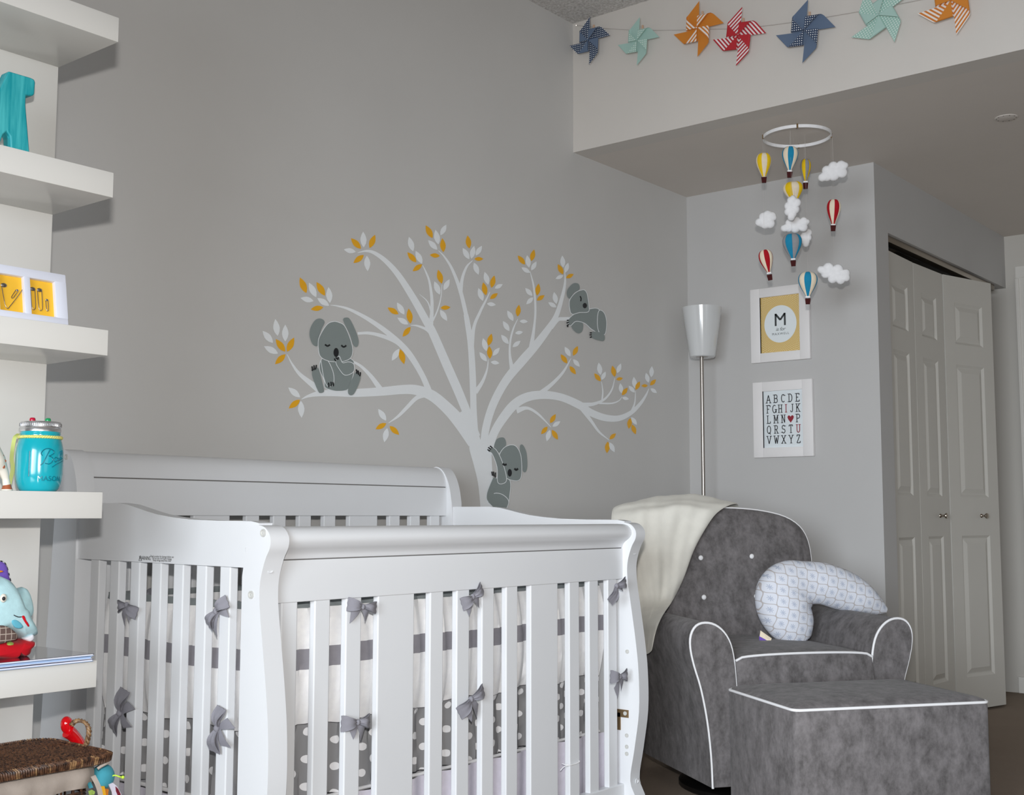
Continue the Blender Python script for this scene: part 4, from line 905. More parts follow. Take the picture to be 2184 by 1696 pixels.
for j in range(26):
    r = .0845+.0062*j*(1+.012*j); n_ = max(60, int(2*pi*r/(.0068+.00012*j*2)))
    n_ = 84; rr_ = .0011+.00010*j
    for i in range(n_):
        a = 2*pi*(i+.5*(j % 2))/n_; x, z = r*cos(a), r*sin(a)
        if abs(x) < ow-.002 and abs(z) < oh-.002: m_.add([F(x+rr_*cos(q_), z+rr_*sin(q_), .0104) for q_ in [pi/3*s_ for s_ in range(6)]], [tuple(range(6))])
o_ = m_.build('dot_pattern', M['palewhite'], t_, weld=False); o_['kind'] = 'stuff'
MB().add([F(.079*cos(a), .0845*sin(a), .0106) for a in [2*pi*i/48 for i in range(48)]], [tuple(range(48))]).build('white_circle', M['paper'], t_, weld=False)
m_ = MB()
def stroke(mb, F_, pts, wd, d=.011):
    n_ = len(pts)
    for (x0, z0), (x1, z1) in zip(pts, pts[1:]):
        l = math.hypot(x1-x0, z1-z0) or 1; nx, nz = -(z1-z0)/l*wd/2, (x1-x0)/l*wd/2
        mb.add([F_(x0+nx, z0+nz, d), F_(x1+nx, z1+nz, d), F_(x1-nx, z1-nz, d), F_(x0-nx, z0-nz, d)], [(0, 1, 2, 3)])
stroke(m_, F, [(-.0225, -.008), (-.0225, .048)], .009); stroke(m_, F, [(.0225, -.008), (.0225, .048)], .009); stroke(m_, F, [(-.0225, .046), (0, .018), (.0225, .046)], .009)
m_.build('big_letter', M['inkgray'], t_, weld=False)
v, f = text_verts('is for', .022, shear=.35); MB().add([F(a.x, a.y-.024, .011) for a in v], f).build('script_words', M['inkgray'], t_)
v, f = text_verts('MAXWELL', .0145, spacing=1.35); MB().add([F(a.x, a.y-.045, .011) for a in v], f).build('small_capitals', M['inkgray'], t_)

t_, F, m_, ow, oh = pframe('white framed alphabet print with a red heart, lower of the two', (1605, 818.5), (1735, 972.7), .340)
m_.build('white_sheet', M['paper'], t_)
m_ = MB()
for i in range(40): z = -oh+.004+i*.0063; m_.add([F(-ow+.003, z, .0103), F(ow-.003, z, .0103), F(ow-.003, z+.0007, .0103), F(-ow+.003, z+.0007, .0103)], [(0, 1, 2, 3)])
o_ = m_.build('ruled_lines', M['lineblue'], t_, weld=False); o_['kind'] = 'stuff'
arc = lambda cx, cy, rx, ry, a0, a1, n_=8: [(cx+rx*cos(radians(a0+(a1-a0)*i/n_)), cy+ry*sin(radians(a0+(a1-a0)*i/n_))) for i in range(n_+1)]
S = .24
G = {'A': ([[(.05, 0), (.5, 1), (.95, 0)], [(.2, .35), (.8, .35)]], [(.05, 0), (.95, 0)]), 'B': ([[(.2, 0), (.2, 1), (.6, 1)]+arc(.6, .76, .25, .24, 90, -90)+[(.2, .52)], [(.6, .52)]+arc(.62, .26, .3, .26, 90, -90)+[(.2, 0)]], [(.12, 0), (.12, 1)]),
     'C': ([arc(.55, .5, .42, .5, 45, 315, 14)], [(.88, .85)]), 'D': ([[(.2, 0), (.2, 1), (.45, 1)]+arc(.45, .5, .45, .5, 90, -90, 10)+[(.2, 0)]], [(.12, 0), (.12, 1)]),
     'E': ([[(.88, .2), (.88, 0), (.2, 0), (.2, 1), (.85, 1), (.85, .8)], [(.2, .52), (.65, .52)]], [(.12, 0), (.12, 1)]), 'F': ([[(.2, 0), (.2, 1), (.88, 1), (.88, .78)], [(.2, .52), (.65, .52)]], [(.2, 0), (.12, 1)]),
     'G': ([arc(.5, .5, .42, .5, 50, 340, 14), [(.92, 0), (.92, .42), (.6, .42)]], [(.92, .42)]), 'H': ([[(.18, 0), (.18, 1)], [(.82, 0), (.82, 1)], [(.18, .5), (.82, .5)]], [(.18, 0), (.18, 1), (.82, 0), (.82, 1)]),
     'I': ([[(.5, 0), (.5, 1)]], [(.5, 0), (.5, 1)]), 'J': ([[(.65, 1), (.65, .25)]+arc(.4, .25, .25, .25, 0, -170, 7)], [(.65, 1)]), 'K': ([[(.2, 0), (.2, 1)], [(.85, 1), (.25, .45)], [(.42, .6), (.88, 0)]], [(.2, 0), (.2, 1), (.85, 1), (.88, 0)]),
     'L': ([[(.25, 1), (.25, 0), (.88, 0), (.88, .25)]], [(.25, 1), (.2, 0)]), 'M': ([[(.1, 0), (.1, 1), (.5, .25), (.9, 1), (.9, 0)]], [(.1, 0), (.9, 0), (.05, 1), (.95, 1)]), 'N': ([[(.18, 0), (.18, 1), (.82, 0), (.82, 1)]], [(.18, 0), (.14, 1), (.82, 1)]),
     'P': ([[(.2, 0), (.2, 1), (.6, 1)]+arc(.6, .74, .28, .26, 90, -90)+[(.2, .48)]], [(.2, 0), (.12, 1)]), 'Q': ([arc(.5, .5, .42, .5, 0, 360, 18), [(.55, .15), (.9, -.12)]], []), 'R': ([[(.2, 0), (.2, 1), (.55, 1)]+arc(.55, .75, .27, .25, 90, -90)+[(.2, .5)], [(.5, .5), (.88, 0)]], [(.2, 0), (.12, 1), (.88, 0)]),
     'S': ([arc(.5, .74, .33, .26, 20, 250, 10)+arc(.5, .26, .36, .26, 80, -160, 10)], [(.83, .9), (.14, .1)]), 'T': ([[(.5, 0), (.5, 1)], [(.1, .8), (.1, 1), (.9, 1), (.9, .8)]], [(.5, 0)]), 'U': ([[(.18, 1), (.18, .35)]+arc(.5, .35, .32, .35, 180, 360, 9)+[(.82, 1)]], [(.18, 1), (.82, 1)]),
     'V': ([[(.08, 1), (.5, 0), (.92, 1)]], [(.08, 1), (.92, 1)]), 'W': ([[(.02, 1), (.28, 0), (.5, .8), (.72, 0), (.98, 1)]], [(.04, 1), (.96, 1)]), 'X': ([[(.1, 0), (.9, 1)], [(.1, 1), (.9, 0)]], [(.1, 0), (.9, 1), (.1, 1), (.9, 0)]),
     'Y': ([[(.08, 1), (.5, .48), (.92, 1)], [(.5, .48), (.5, 0)]], [(.08, 1), (.92, 1), (.5, 0)]), 'Z': ([[(.15, .8), (.15, 1), (.85, 1), (.12, 0), (.88, 0), (.88, .22)]], [])}
rows = ['ABCDE', 'FGHIJK', 'LMN*P', 'QRSTU', 'VWXYZ']; mk_, mr_ = MB(), MB()
for r_, row in enumerate(rows):
    n_ = len(row); gw, gh = (.020, .0345); tot = .162; zc = .092-.0460*r_
    for c_, ch in enumerate(row):
        x0 = -tot/2+(tot-gw)*(c_/(n_-1))
        if ch == '*':
            pts = [(0, -.019), (-.012, -.003), (-.0155, .006), (-.012, .013), (-.006, .014), (0, .008), (.006, .014), (.012, .013), (.0155, .006), (.012, -.003)]
            MB().add([F(x0+gw/2+a, zc+b, .0112) for a, b in pts], [tuple(range(len(pts)))]).build('red_heart', M['inkred'], t_, weld=False); continue
        mb_ = mr_ if ch in 'IU' else mk_; st_, sf_ = G[ch]
        for s_ in st_: stroke(mb_, F, [(x0+a*gw, zc-gh/2+b*gh) for a, b in s_], .0037)
        for a, b in sf_: stroke(mb_, F, [(x0+a*gw-.0052, zc-gh/2+b*gh), (x0+a*gw+.0052, zc-gh/2+b*gh)], .0028, .0111)
mk_.build('alphabet_letters', M['ink'], t_, weld=False); mr_.build('red_letters', M['inkred'], t_, weld=False)

# ------------------------------------------------------------------ floor lamp
lx, ly = 4.70, 2.705
lamp = thing('floor_lamp', 'steel floor lamp with a white glass cone shade in the corner', 'floor lamp', (lx, ly, 0))
MB().lathe([(0, 0), (.125, 0), (.125, .012), (.118, .018), (.02, .022), (0, .022)], 40, (lx, ly, 0)).build('base', M['steel'], lamp, smooth=40)
MB().lathe([(.0085, .02), (.0085, 1.64)], 16, (lx, ly, 0)).build('pole', M['steel'], lamp, smooth=40)
MB().lathe([(.009, 1.633), (.026, 1.634), (.030, 1.640), (.030, 1.652), (.01, 1.655)], 24, (lx, ly, 0)).build('socket_collar', M['steel'], lamp, smooth=40)
zb, zt_ = 1.632, 1.857
MB().lathe([(.030, zb+.004), (.050, zb), (.056, zb+.004), (.058, zb+.012), (.088, zt_), (.085, zt_), (.055, zb+.014), (.050, zb+.008), (.030, zb+.008)], 48, (lx+.008, ly, 0)).build('lamp_shade', M['shade'], lamp, smooth=35)
lp = lamp

# ------------------------------------------------------------------ glider chair (local: x right, y back, z up)
CP = Vector((3.413, 1.943, 0)); CYAW = radians(-36)
ch = thing('glider_chair', 'grey velvet nursery glider chair with white piping right of the crib', 'armchair', CP, CYAW)
CM = Matrix.Translation(CP) @ Matrix.Rotation(CYAW, 4, 'Z')
def lw(x, y, z): return CM @ Vector((x, y, z))
def lmb(mb): mb.v = [CM @ v for v in mb.v]; return mb
_w = Vector((cos(CYAW), sin(CYAW), 0)); _d = Vector((-sin(CYAW), cos(CYAW), 0))
def onC(px, py, d):   # pixel -> chair-local point on plane depth d
    r_ = ray(px, py); t_ = ((CP+_d*d-CAM).dot(_d))/r_.dot(_d); return CM.inverted() @ (CAM+r_*t_)
armo = [(0.0, .08), (-.004, .18), (-.016, .29), (-.036, .39), (-.058, .46), (-.070, .515), (-.068, .555), (-.050, .583), (-.020, .592), (.014, .585), (.044, .562), (.066, .525), (.078, .47), (.084, .40), (.088, .30), (.092, .20), (.094, .08)]
def arm(mirror):
    f_ = (lambda x: x) if not mirror else (lambda x: .650-x)
    prof_ = c2(armo, 3); k = MB(); N = len(prof_); ds = [.000, .010, .03, .3, .56, .63, .65]; sh = [.985, .998, 1, 1, 1, .995, .97]
    cx, cz = .02, .33; vs = []
    for d_, s_ in zip(ds, sh): vs += [(f_(cx+(x-cx)*s_), d_, cz+(z-cz)*s_+(.012*d_ if z > .4 else 0)) for x, z in prof_]
    fs = [(j*N+i, j*N+(i+1) % N, (j+1)*N+(i+1) % N, (j+1)*N+i) for j in range(len(ds)-1) for i in range(N)]+[tuple(range(N)), tuple((len(ds)-1)*N+i for i in range(N))]
    k.add(vs, fs); lmb(k).build('arm', M['velvet'], ch, smooth=50)
    k = MB(); k.tube([(f_(cx+(x-cx)*1.0), .004, cz+(z-cz)*1.0) for x, z in prof_], .0042, 8); lmb(k).build('arm_piping', M['piping'], ch, smooth=60)
arm(False); arm(True)
k = MB(); k.box(.06, .590, .012, .62, .08, .40, .02, seg=3); lmb(k).build('seat_base', M['velvet'], ch, smooth=60)
def seatf(u, v):
    x = lerp(.082, .568, u); y = lerp(.0, .56, v); ed = (4*u*(1-u))**.35*(1 if v > .001 else 1)
    return (x, y+.0-.012*sin(pi*u)*(1-v)**2, .470+.030*ed*(min(1, v*6)**.5*.35+.65))
k = MB(); k.grid(24, 14, seatf); top = [seatf(i/24, 0) for i in range(25)]
k.grid(24, 5, lambda u, v: (lerp(.082, .568, u), -.012*sin(pi*u)+(-.012)*sin(pi*v), lerp(seatf(u, 0)[2], .30, v)))
k.grid(1, 14, lambda u, v: (.082, lerp(0, .56, v), lerp(seatf(0, v)[2], .3, u))); k.grid(1, 14, lambda u, v: (.568, lerp(0, .56, v), lerp(seatf(1, v)[2], .3, u)))
lmb(k).build('seat_cushion', M['velvet'], ch, smooth=60)
k = MB(); k.tube([(p[0], p[1]-.002, p[2]+.001) for p in top], .0042, 8); lmb(k).build('seat_piping', M['piping'], ch, smooth=60)
# back: outline (half width by height)
hw_t = [(.40, .27), (.50, .29), (.60, .325), (.70, .350), (.77, .358), (.84, .352), (.89, .325), (.925, .270), (.945, .190), (.955, .10), (.958, .0)]
cxb = .320
def backy(z): return .515+.115*((z-.42)/.54)
outline = [(cxb+h, z) for z, h in hw_t]+[(cxb-h, z) for z, h in hw_t[::-1][1:]]
outline = c2(outline, 3); k = MB(); N = len(outline); c0 = (cxb, .68)
rings = [(1.0, 0), (.995, -.008), (.975, -.016), (.9, -.024), (.7, -.032), (.4, -.037), (.12, -.039)]
bt = [(0.325-.11, .775), (.42, .779), (.212, .634), (.42, .634)]
def dimple(x, z): return sum(.012*math.exp(-((x-a)**2+(z-b)**2)/.0012) for a, b in bt)
vs = []
for s_, off in rings: vs += [(c0[0]+(x-c0[0])*s_, backy(c0[1]+(z-c0[1])*s_)+off+dimple(c0[0]+(x-c0[0])*s_, c0[1]+(z-c0[1])*s_), c0[1]+(z-c0[1])*s_) for x, z in outline]
vs += [(x, backy(z)+.11, z) for x, z in outline]+[(c0[0]+(x-c0[0])*.97, backy(z)+.125, c0[1]+(z-c0[1])*.97) for x, z in outline]
R_ = len(rings); fs = []
for j in range(R_-1): fs += [(j*N+i, j*N+(i+1) % N, (j+1)*N+(i+1) % N, (j+1)*N+i) for i in range(N)]
fs.append(tuple((R_-1)*N+i for i in range(N)))
fs += [(i, (i+1) % N, R_*N+(i+1) % N, R_*N+i) for i in range(N)]+[(R_*N+i, R_*N+(i+1) % N, (R_+1)*N+(i+1) % N, (R_+1)*N+i) for i in range(N)]+[tuple((R_+1)*N+i for i in range(N))]
k.add(vs, fs); lmb(k).build('backrest', M['velvet'], ch, smooth=60)
k = MB(); k.tube([(x, backy(z)-.002, z) for x, z in outline[3:-3]], .0042, 8); lmb(k).build('back_piping', M['piping'], ch, smooth=60)
for a, b in bt:
    k = MB(); c = (a, backy(b)-.033, b); k.ell(c, (.0095, .006, .0095), None, 14); lmb(k).build('button', M['piping'], ch, smooth=60)
k = MB(); k.box(.05, .6, .60, .76, .08, .5, .03, seg=3); lmb(k).build('rear_body', M['velvet'], ch, smooth=60)
k = MB(); k.lathe([(.12, .0), (.27, .0), (.28, .006), (.28, .020), (.27, .026), (.12, .026)], 40, (.325, .33, 0)).lathe([(.05, .02), (.05, .085), (0, .085)], 20, (.325, .33, 0)); lmb(k).build('swivel_base', M['black'], ch, smooth=50)

# ottoman
OC = Vector((3.385, 1.462, 0))
ot = thing('ottoman', 'grey velvet box ottoman with white piping in front of the glider chair', 'ottoman', OC, CYAW)
OM = Matrix.Translation(OC) @ Matrix.Rotation(CYAW, 4, 'Z')
hw, hd, H_ = .300, .205, .420
k = MB(); k.box(-hw, hw, -hd, hd, .035, H_-.004, .014, seg=3); k.v = [OM @ v for v in k.v]; k.build('body', M['velvet'], ot, smooth=60)
k = MB(); rr_ = rrect(-hw, hw, -hd, hd, .022, 5); N = len(rr_)
vs = []
for s_, h in ((1, 0), (.985, .006), (.94, .012), (.8, .018), (.5, .024), (.15, .026)): vs += [(x*s_, y*s_, H_-.006+h) for x, y in rr_]
fs = [(j*N+i, j*N+(i+1) % N, (j+1)*N+(i+1) % N, (j+1)*N+i) for j in range(5) for i in range(N)]+[tuple(5*N+i for i in range(N)), tuple(range(N))]
k.add(vs, fs); k.v = [OM @ v for v in k.v]; k.build('top_cushion', M['velvet'], ot, smooth=60)
k = MB(); k.tube([(x*1.004, y*1.004, H_-.006) for x, y in rr_], .0042, 8, closed=True); k.v = [OM @ v for v in k.v]; k.build('top_piping', M['piping'], ot, smooth=60)
for sx in (-1, 1):
    for sy in (-1, 1):
        k = MB(); k.lathe([(.018, 0), (.02, .036)], 14, (sx*(hw-.05), sy*(hd-.05), 0)); k.v = [OM @ v for v in k.v]; k.build('foot', M['black'], ot, smooth=50)

# blanket
bl = thing('comforter', 'thick cream comforter draped over the left shoulder of the glider chair', 'blanket', lw(.05, .55, .5))
def cpt(px, py, d): return CM @ onC(px, py, d)
rowsB = [  # left..right pixel, depth at left/mid/right
    [(1330, 1130, .80), (1400, 1120, .80), (1480, 1115, .78), (1572, 1110, .76)],
    [(1318, 1090, .76), (1390, 1070, .74), (1475, 1064, .72), (1580, 1080, .70)],
    [(1306, 1083, .70), (1380, 1075, .66), (1460, 1070, .64), (1562, 1078, .62)],
    [(1301, 1100, .64), (1370, 1092, .585), (1450, 1085, .575), (1532, 1096, .565)],
    [(1302, 1140, .60), (1362, 1130, .55), (1435, 1125, .55), (1507, 1130, .54)],
    [(1312, 1190, .58), (1362, 1182, .53), (1420, 1175, .53), (1482, 1176, .525)],
    [(1325, 1240, .56), (1370, 1235, .51), (1415, 1232, .51), (1461, 1232, .51)],
    [(1340, 1290, .55), (1375, 1285, .49), (1405, 1283, .49), (1437, 1280, .495)],
    [(1352, 1330, 'u', -.100), (1370, 1326, 'u', -.096), (1388, 1322, 'u', -.090), (1412, 1316, 'u', -.080)],
    [(1360, 1362, 'u', -.100), (1374, 1360, 'u', -.098), (1386, 1356, 'u', -.095), (1398, 1350, 'u', -.090)],
    [(1366, 1400, 'u', -.098), (1376, 1399, 'u', -.098), (1384, 1396, 'u', -.096), (1390, 1390, 'u', -.094)]]
def cptu(px, py, u_):
    r_ = ray(px, py); t_ = ((CP+_w*u_-CAM).dot(_w))/r_.dot(_w); return CAM+r_*t_
gp = [[cpt(*p) if p[2] != 'u' else cptu(p[0], p[1], p[3]) for p in r_] for r_ in rowsB]
cols = [catmull([gp[j][i] for j in range(len(gp))], 5) for i in range(4)]; nr = len(cols[0])
rowsC = [catmull([cols[i][j] for i in range(4)], 7) for j in range(nr)]; nc = len(rowsC[0])
k = MB(); back = -_d
front = []; rear = []
for j in range(nr):
    fr = []; rr2 = []
    for i in range(nc):
        u, v_ = i/(nc-1), j/(nr-1); edge_ = min(1, min(u, 1-u)*7)**.5*min(1, min(v_, 1-v_)*14)**.5
        wv_ = .004*sin(u*19+v_*7)+.005*sin(v_*34+u*5)*.6+.003*sin(u*43-v_*17)
        # quilting seams
        sm = -.007*math.exp(-((v_-.27)**2)/.00025)-.005*math.exp(-((u-.86)**2)/.0012)
        p = rowsC[j][i]; nn = (back*.75+Vector((0, 0, .5 if v_ < .35 else .1))).normalized()
        fr.append(p+nn*(.020*edge_+wv_*edge_+sm*edge_)); rr2.append(p-nn*.012*edge_)
    front.append(fr); rear.append(rr2)
k.grid(nc-1, nr-1, lambda u, v: front[int(round(v*(nr-1)))][int(round(u*(nc-1)))]); k.grid(nc-1, nr-1, lambda u, v: rear[int(round(v*(nr-1)))][int(round(u*(nc-1)))])
ob = k.build('draped_cloth', M['blanket'], bl, smooth=75)
ss = ob.modifiers.new('sub', 'SUBSURF'); ss.levels = 1; ss.render_levels = 1

# nursing pillow
np_ = thing('nursing_pillow', 'curved nursing pillow in lattice print cotton leaning on right chair arm', 'pillow', lw(.45, .33, .5))
cp = [(1706, 1366, .33, 30), (1694, 1340, .33, 50), (1675, 1305, .34, 62), (1672, 1272, .36, 68), (1690, 1252, .36, 62), (1722, 1244, .35, 50), (1760, 1246, .34, 47), (1800, 1260, .34, 46), (1840, 1277, .33, 36), (1872, 1294, .33, 20), (1890, 1302, .33, 7)]
pts = [cpt(a, b, c) for a, b, c, r in cp]; rads = [r*4.05/FPX for *_, r in cp]
P_ = catmull([(p.x, p.y, p.z) for p in pts], 6); RR = [v.x for v in catmull([(r, 0, 0) for r in rads], 6)]
sarc = [0.0]
for a, b in zip(P_, P_[1:]): sarc.append(sarc[-1]+(b-a).length)
k = MB(); NS = 28; vs = []; uvs = []; ci = CM.inverted()
for i, p in enumerate(P_):
    d_ = (P_[min(i+1, len(P_)-1)]-P_[max(i-1, 0)]).normalized(); n_ = (-_d); s_ = d_.cross(n_).normalized(); n2 = s_.cross(d_).normalized()
    for j in range(NS+1):
        a = 2*pi*j/NS; r = RR[i]*(1+.012*sin(5*a+i*.7)); q_ = p+s_*(r*cos(a))+n2*(r*.78*sin(a)); vs.append(q_)
        lc = ci @ q_; uvs.append(((lc.x*.82+lc.z*.57)/.036*.72, (-lc.x*.57+lc.z*.82)/.042*.72))
W_ = NS+1
k.add(vs, [(i*W_+j, i*W_+j+1, (i+1)*W_+j+1, (i+1)*W_+j) for i in range(len(P_)-1) for j in range(NS)]+[tuple(range(NS))[::-1], tuple((len(P_)-1)*W_+j for j in range(NS))], 0, uvs)
k.build('stuffed_cover', M['pillow'], np_, smooth=60)
tg = MB(); a = cpt(1625, 1350, .30); rx_ = _w
tg.add([cpt(1622, 1345, .30), cpt(1646, 1362, .29), cpt(1643, 1370, .285), cpt(1620, 1358, .30)], [(0, 1, 2, 3)]); tg.build('care_label', M['felt_cream'], np_)
tg = MB(); tg.add([cpt(1619, 1357, .299), cpt(1640, 1368, .288), cpt(1634, 1380, .285), cpt(1620, 1374, .30)], [(0, 1, 2, 3)]); tg.build('purple_tag', M['purple'], np_)

# ------------------------------------------------------------------ pinwheel garland
XG = XS-.022
def pinwheel(px, py, L, rot, tip, curl, lab, pinoff=(.012, .0)):
    c = onX(px, py, XG); t_ = thing('paper_pinwheel', lab, 'pinwheel', c, 0, 'pinwheels on the garland')
    R0 = Vector((0, -1, 0)); U0 = Vector((0, 0, 1)); N0 = Vector((-1, 0, 0)); tips = []
    for b in range(4):
        an = rot+pi/2*b; A = R0*cos(an)+U0*sin(an); B = R0*(-sin(an))+U0*cos(an)    # B is a quarter turn counter-clockwise
        def cur(t):
            a = .40*L; r = .058*L; q_ = t*L
            if q_ <= a: return q_, .012*L*q_/a
            arc_ = pi*r*1.15
            if q_ <= a+arc_: th = (q_-a)/arc_*pi; return a+r*sin(th), .012*L+r*(1-cos(th))
            k2 = (q_-a-arc_)/(L-a-arc_); return a*(1-k2), .012*L+2*r+.01*L*k2
        m1 = MB(); m2_ = MB(); nt, ns = 20, 8
        def pt(t, s_):
            X_, h = cur(t); s2 = s_*(1-t)*L
            # tips stand slightly proud
            return c+A*s2+B*X_+N0*(h+.01*(s2/L)**2*L*2+.003*b*0)
        for m_, ta, tb in ((m1, 0, 10), (m2_, 10, 20)):
            for i in range(ta, tb):
                for j in range(ns):
                    q4 = [(i/nt, j/ns), ((i+1)/nt, j/ns), ((i+1)/nt, (j+1)/ns), (i/nt, (j+1)/ns)]
                    m_.add([pt(*q_) for q_ in q4], [(0, 1, 2, 3)], 0, [(q_[0]*L, q_[1]*(1-q_[0])*L) for q_ in q4])
        m1.build('blade', M[tip], t_, smooth=80); m2_.build('blade_fold', M[curl], t_, smooth=80)
    k = MB(); k.ell(c+N0*.16*L, (.002, .003, .003), None, 8); k.build('centre_pin', M[curl], t_, smooth=60)
    o_ = c+R0*pinoff[0]+U0*(.42*L)+N0*(-.012); k = MB(); k.box(o_.x-.003, o_.x+.003, o_.y-.0035, o_.y+.0035, o_.z-.02, o_.z+.026, .001); k.build('clothespin', M['wood'], t_)
    return c
pw = [(1258, 87, .104, 88, 'pw_slate_dot', 'pw_slate', 'navy dotted pinwheel with slate folds beside the wall corner, leftmost on the garland'),
      (1362, 88, .100, 85, 'pw_mint', 'pw_mint_dot', 'mint pinwheel with plain tips, second from the left on the garland'),
      (1490, 62, .112, 87, 'pw_orange', 'pw_orange_st', 'orange pinwheel with plain tips, third from the left on the garland'),
      (1577, 78, .114, 82, 'pw_red_st', 'pw_red', 'red and white striped pinwheel on the garland'),
      (1718, 67, .118, 83, 'pw_slate', 'pw_slate_dot', 'slate blue pinwheel with plain tips and navy dotted folds on the garland'),
      (1877, 35, .118, 25, 'pw_mint_dot', 'pw_mint', 'mint pinwheel with dotted tips, second from the right on the garland'),
      (2031, 4, .120, 5, 'pw_orange_st', 'pw_orange', 'orange striped tipped pinwheel cut by the top of the picture, rightmost on the garland')]
cs_ = [pinwheel(a, b, L, radians(r), t1, t2, lab) for a, b, L, r, t1, t2, lab in pw]
gs = thing('garland_string', 'thin pale string carrying the paper pinwheels along the upper wall', 'string', onX(1229, 54, XS-.01))
sp = [onX(*p, XS-.008) for p in ((1229, 54), (1300, 61), (1362, 64), (1440, 64), (1490, 62), (1580, 60), (1700, 46), (1840, 23), (1940, 4), (2031, -14), (2184, -45))]
MB().tube(catmull(sp, 4), .0011, 6).build('string', M['thread'], gs, smooth=60)
MB().tube([onX(1229, 54, XS), onX(1229, 54, XS-.012)], .002, 8).build('push_pin', M['steel'], gs)

# ------------------------------------------------------------------ baby mobile
mc = Vector((4.304, 2.037, 2.412)); mc = CAM+ray(1700, 291)*4.74
mob = thing('baby_mobile', 'white hoop of the baby mobile hanging from the low ceiling', 'mobile', mc)
R_ = .132
def hoop(z, h): return [(R_-.004, z), (R_, z), (R_, z+h), (R_-.004, z+h), (R_-.004, z)]
MB().lathe(hoop(-.006, .012), 64, mc, cap=False).build('hoop', M['felt_white'], mob, smooth=40)
for a in (.4, 2.2, 3.6, 5.3): k = MB(); p = mc+Vector((R_*cos(a), R_*sin(a), 0)); k.box(p.x-.003, p.x+.003, p.y-.003, p.y+.003, p.z-.009, p.z+.009, .001); k.build('hoop_clip', M['brass'], mob)
for a in (.4, 2.5, 4.6): MB().tube([mc+Vector((R_*cos(a), R_*sin(a), .006)), Vector((mc.x, mc.y, ZL-.002))], .0003, 4).build('hanging_thread', M['thread'], mob)
MB().lathe([(0, -.012), (.004, -.01), (.004, 0)], 10, (mc.x, mc.y, ZL)).build('ceiling_hook', M['steel'], mob)
def dpt(px, py, depth): r_ = ray(px, py); return CAM+r_*depth
def hang(root, c, top):
    MB().tube([c, Vector((c.x, c.y, mc.z))], .00025, 4).build('thread', M['thread'], root)
def balloon(px, py, w_, h_, bpx, bpy_, yaw, ca, cb, flatn, lab, depth=4.74, stitch=False):
    c = dpt(px, py, depth); t_ = thing('felt_balloon', lab, 'felt balloon', c, 0, 'felt balloons on the mobile')
    Rw = w_*depth/FPX/2; Hh = h_*depth/FPX/2; b = dpt(bpx, bpy_, depth)
    ax = (c-b).normalized(); fr = (CAM-c).normalized(); e2 = (fr-ax*fr.dot(ax)).normalized(); e1 = ax.cross(e2)
    prof_ = [(0.02, -1.05), (.20, -1.0), (.42, -.72), (.68, -.38), (.90, -.02), (1.0, .30), (.96, .58), (.78, .82), (.48, .96), (.0, 1.0)]
    prof_ = c2(prof_, 3); NG = 8; ph = yaw
    for g_ in range(NG):
        k = MB(); vs = []; ns = 6
        for r, z in prof_:
            r = max(r, .004)
            for s_ in range(ns+1):
                a = ph+2*pi*(g_+s_/ns)/NG; bul = 1+.035*sin(pi*s_/ns)
                vs.append(c+e1*(Rw*r*bul*cos(a))+e2*(Rw*r*bul*sin(a)*flatn)+ax*(Hh*z))
        n_ = ns+1; k.add(vs, [(j*n_+i, j*n_+i+1, (j+1)*n_+i+1, (j+1)*n_+i) for j in range(len(prof_)-1) for i in range(ns)])
        k.build('gore', M[ca if g_ % 2 == 0 else cb], t_, smooth=70)
        if stitch:
            k = MB()
            for j in range(2, len(prof_)-3, 1):
                r, z = prof_[j]; a = ph+2*pi*g_/NG; p_ = c+e1*(Rw*r*1.02*cos(a))+e2*(Rw*r*1.02*sin(a)*flatn)+ax*(Hh*z); k.ell(p_, (.0009, .0009, .0012), None, 5)
            k.build('seam_stitching', M['stitch'], t_)
    # basket, skirt band and ropes
    k = MB(); vs = []; bw, bh = .0105, .011
    for zz, s_ in ((-bh, .78), (bh, 1.0)): vs += [b+e1*(bw*s_*x_)+e2*(bw*s_*y_*max(flatn, .6))+ax*zz for x_, y_ in ((-1, -1), (1, -1), (1, 1), (-1, 1))]
    k.add(vs, [(3, 2, 1, 0), (4, 5, 6, 7)]+[(i, (i+1) % 4, 4+(i+1) % 4, 4+i) for i in range(4)]); k.build('basket', M['felt_brown'], t_)
    k = MB(); nb = c-ax*(Hh*.98)
    vs = []
    for q_, s_ in ((nb, .95), (nb-ax*.006, 1.0)): vs += [q_+e1*(.0085*s_*x_)+e2*(.006*y_) for x_, y_ in ((-1, -1), (1, -1), (1, 1), (-1, 1))]
    k.add(vs, [(0, 1, 2, 3), (7, 6, 5, 4)]+[(i, 4+i, 4+(i+1) % 4, (i+1) % 4) for i in range(4)]); k.build('skirt_band', M['felt_white'], t_)
    for sx in (-1, 0, 1): MB().tube([nb+e1*(.0065*sx), b+ax*bh+e1*(.0065*sx)], .0007, 4).build('rope', M['stitch'], t_)
    hang(t_, c+ax*Hh, None); return t_
balloon(1629, 352, 31, 52, 1629.5, 384, -.5, 'felt_cream', 'felt_yellow', .75, 'cream balloon with yellow stripes, leftmost under the white hoop', 4.70)
balloon(1685, 338, 33, 52, 1684, 373, .3, 'felt_cream', 'felt_blue', .75, 'cream balloon with blue stripes hanging directly under the hoop', 4.66)
balloon(1718, 363, 22, 48, 1718, 397, .0, 'felt_yellow', 'felt_gray', 1.0, 'narrow mustard and grey balloon seen edge on', 4.80, True)
balloon(1692, 409, 41, 44, 1696, 449, .1, 'felt_yellow', 'felt_cream', .75, 'yellow and cream balloon partly behind a slanted cloud', 4.76)
balloon(1778, 452, 29, 54, 1777, 487, -.9, 'felt_red', 'felt_cream', .8, 'red balloon with one cream stripe, rightmost on the mobile', 4.72)
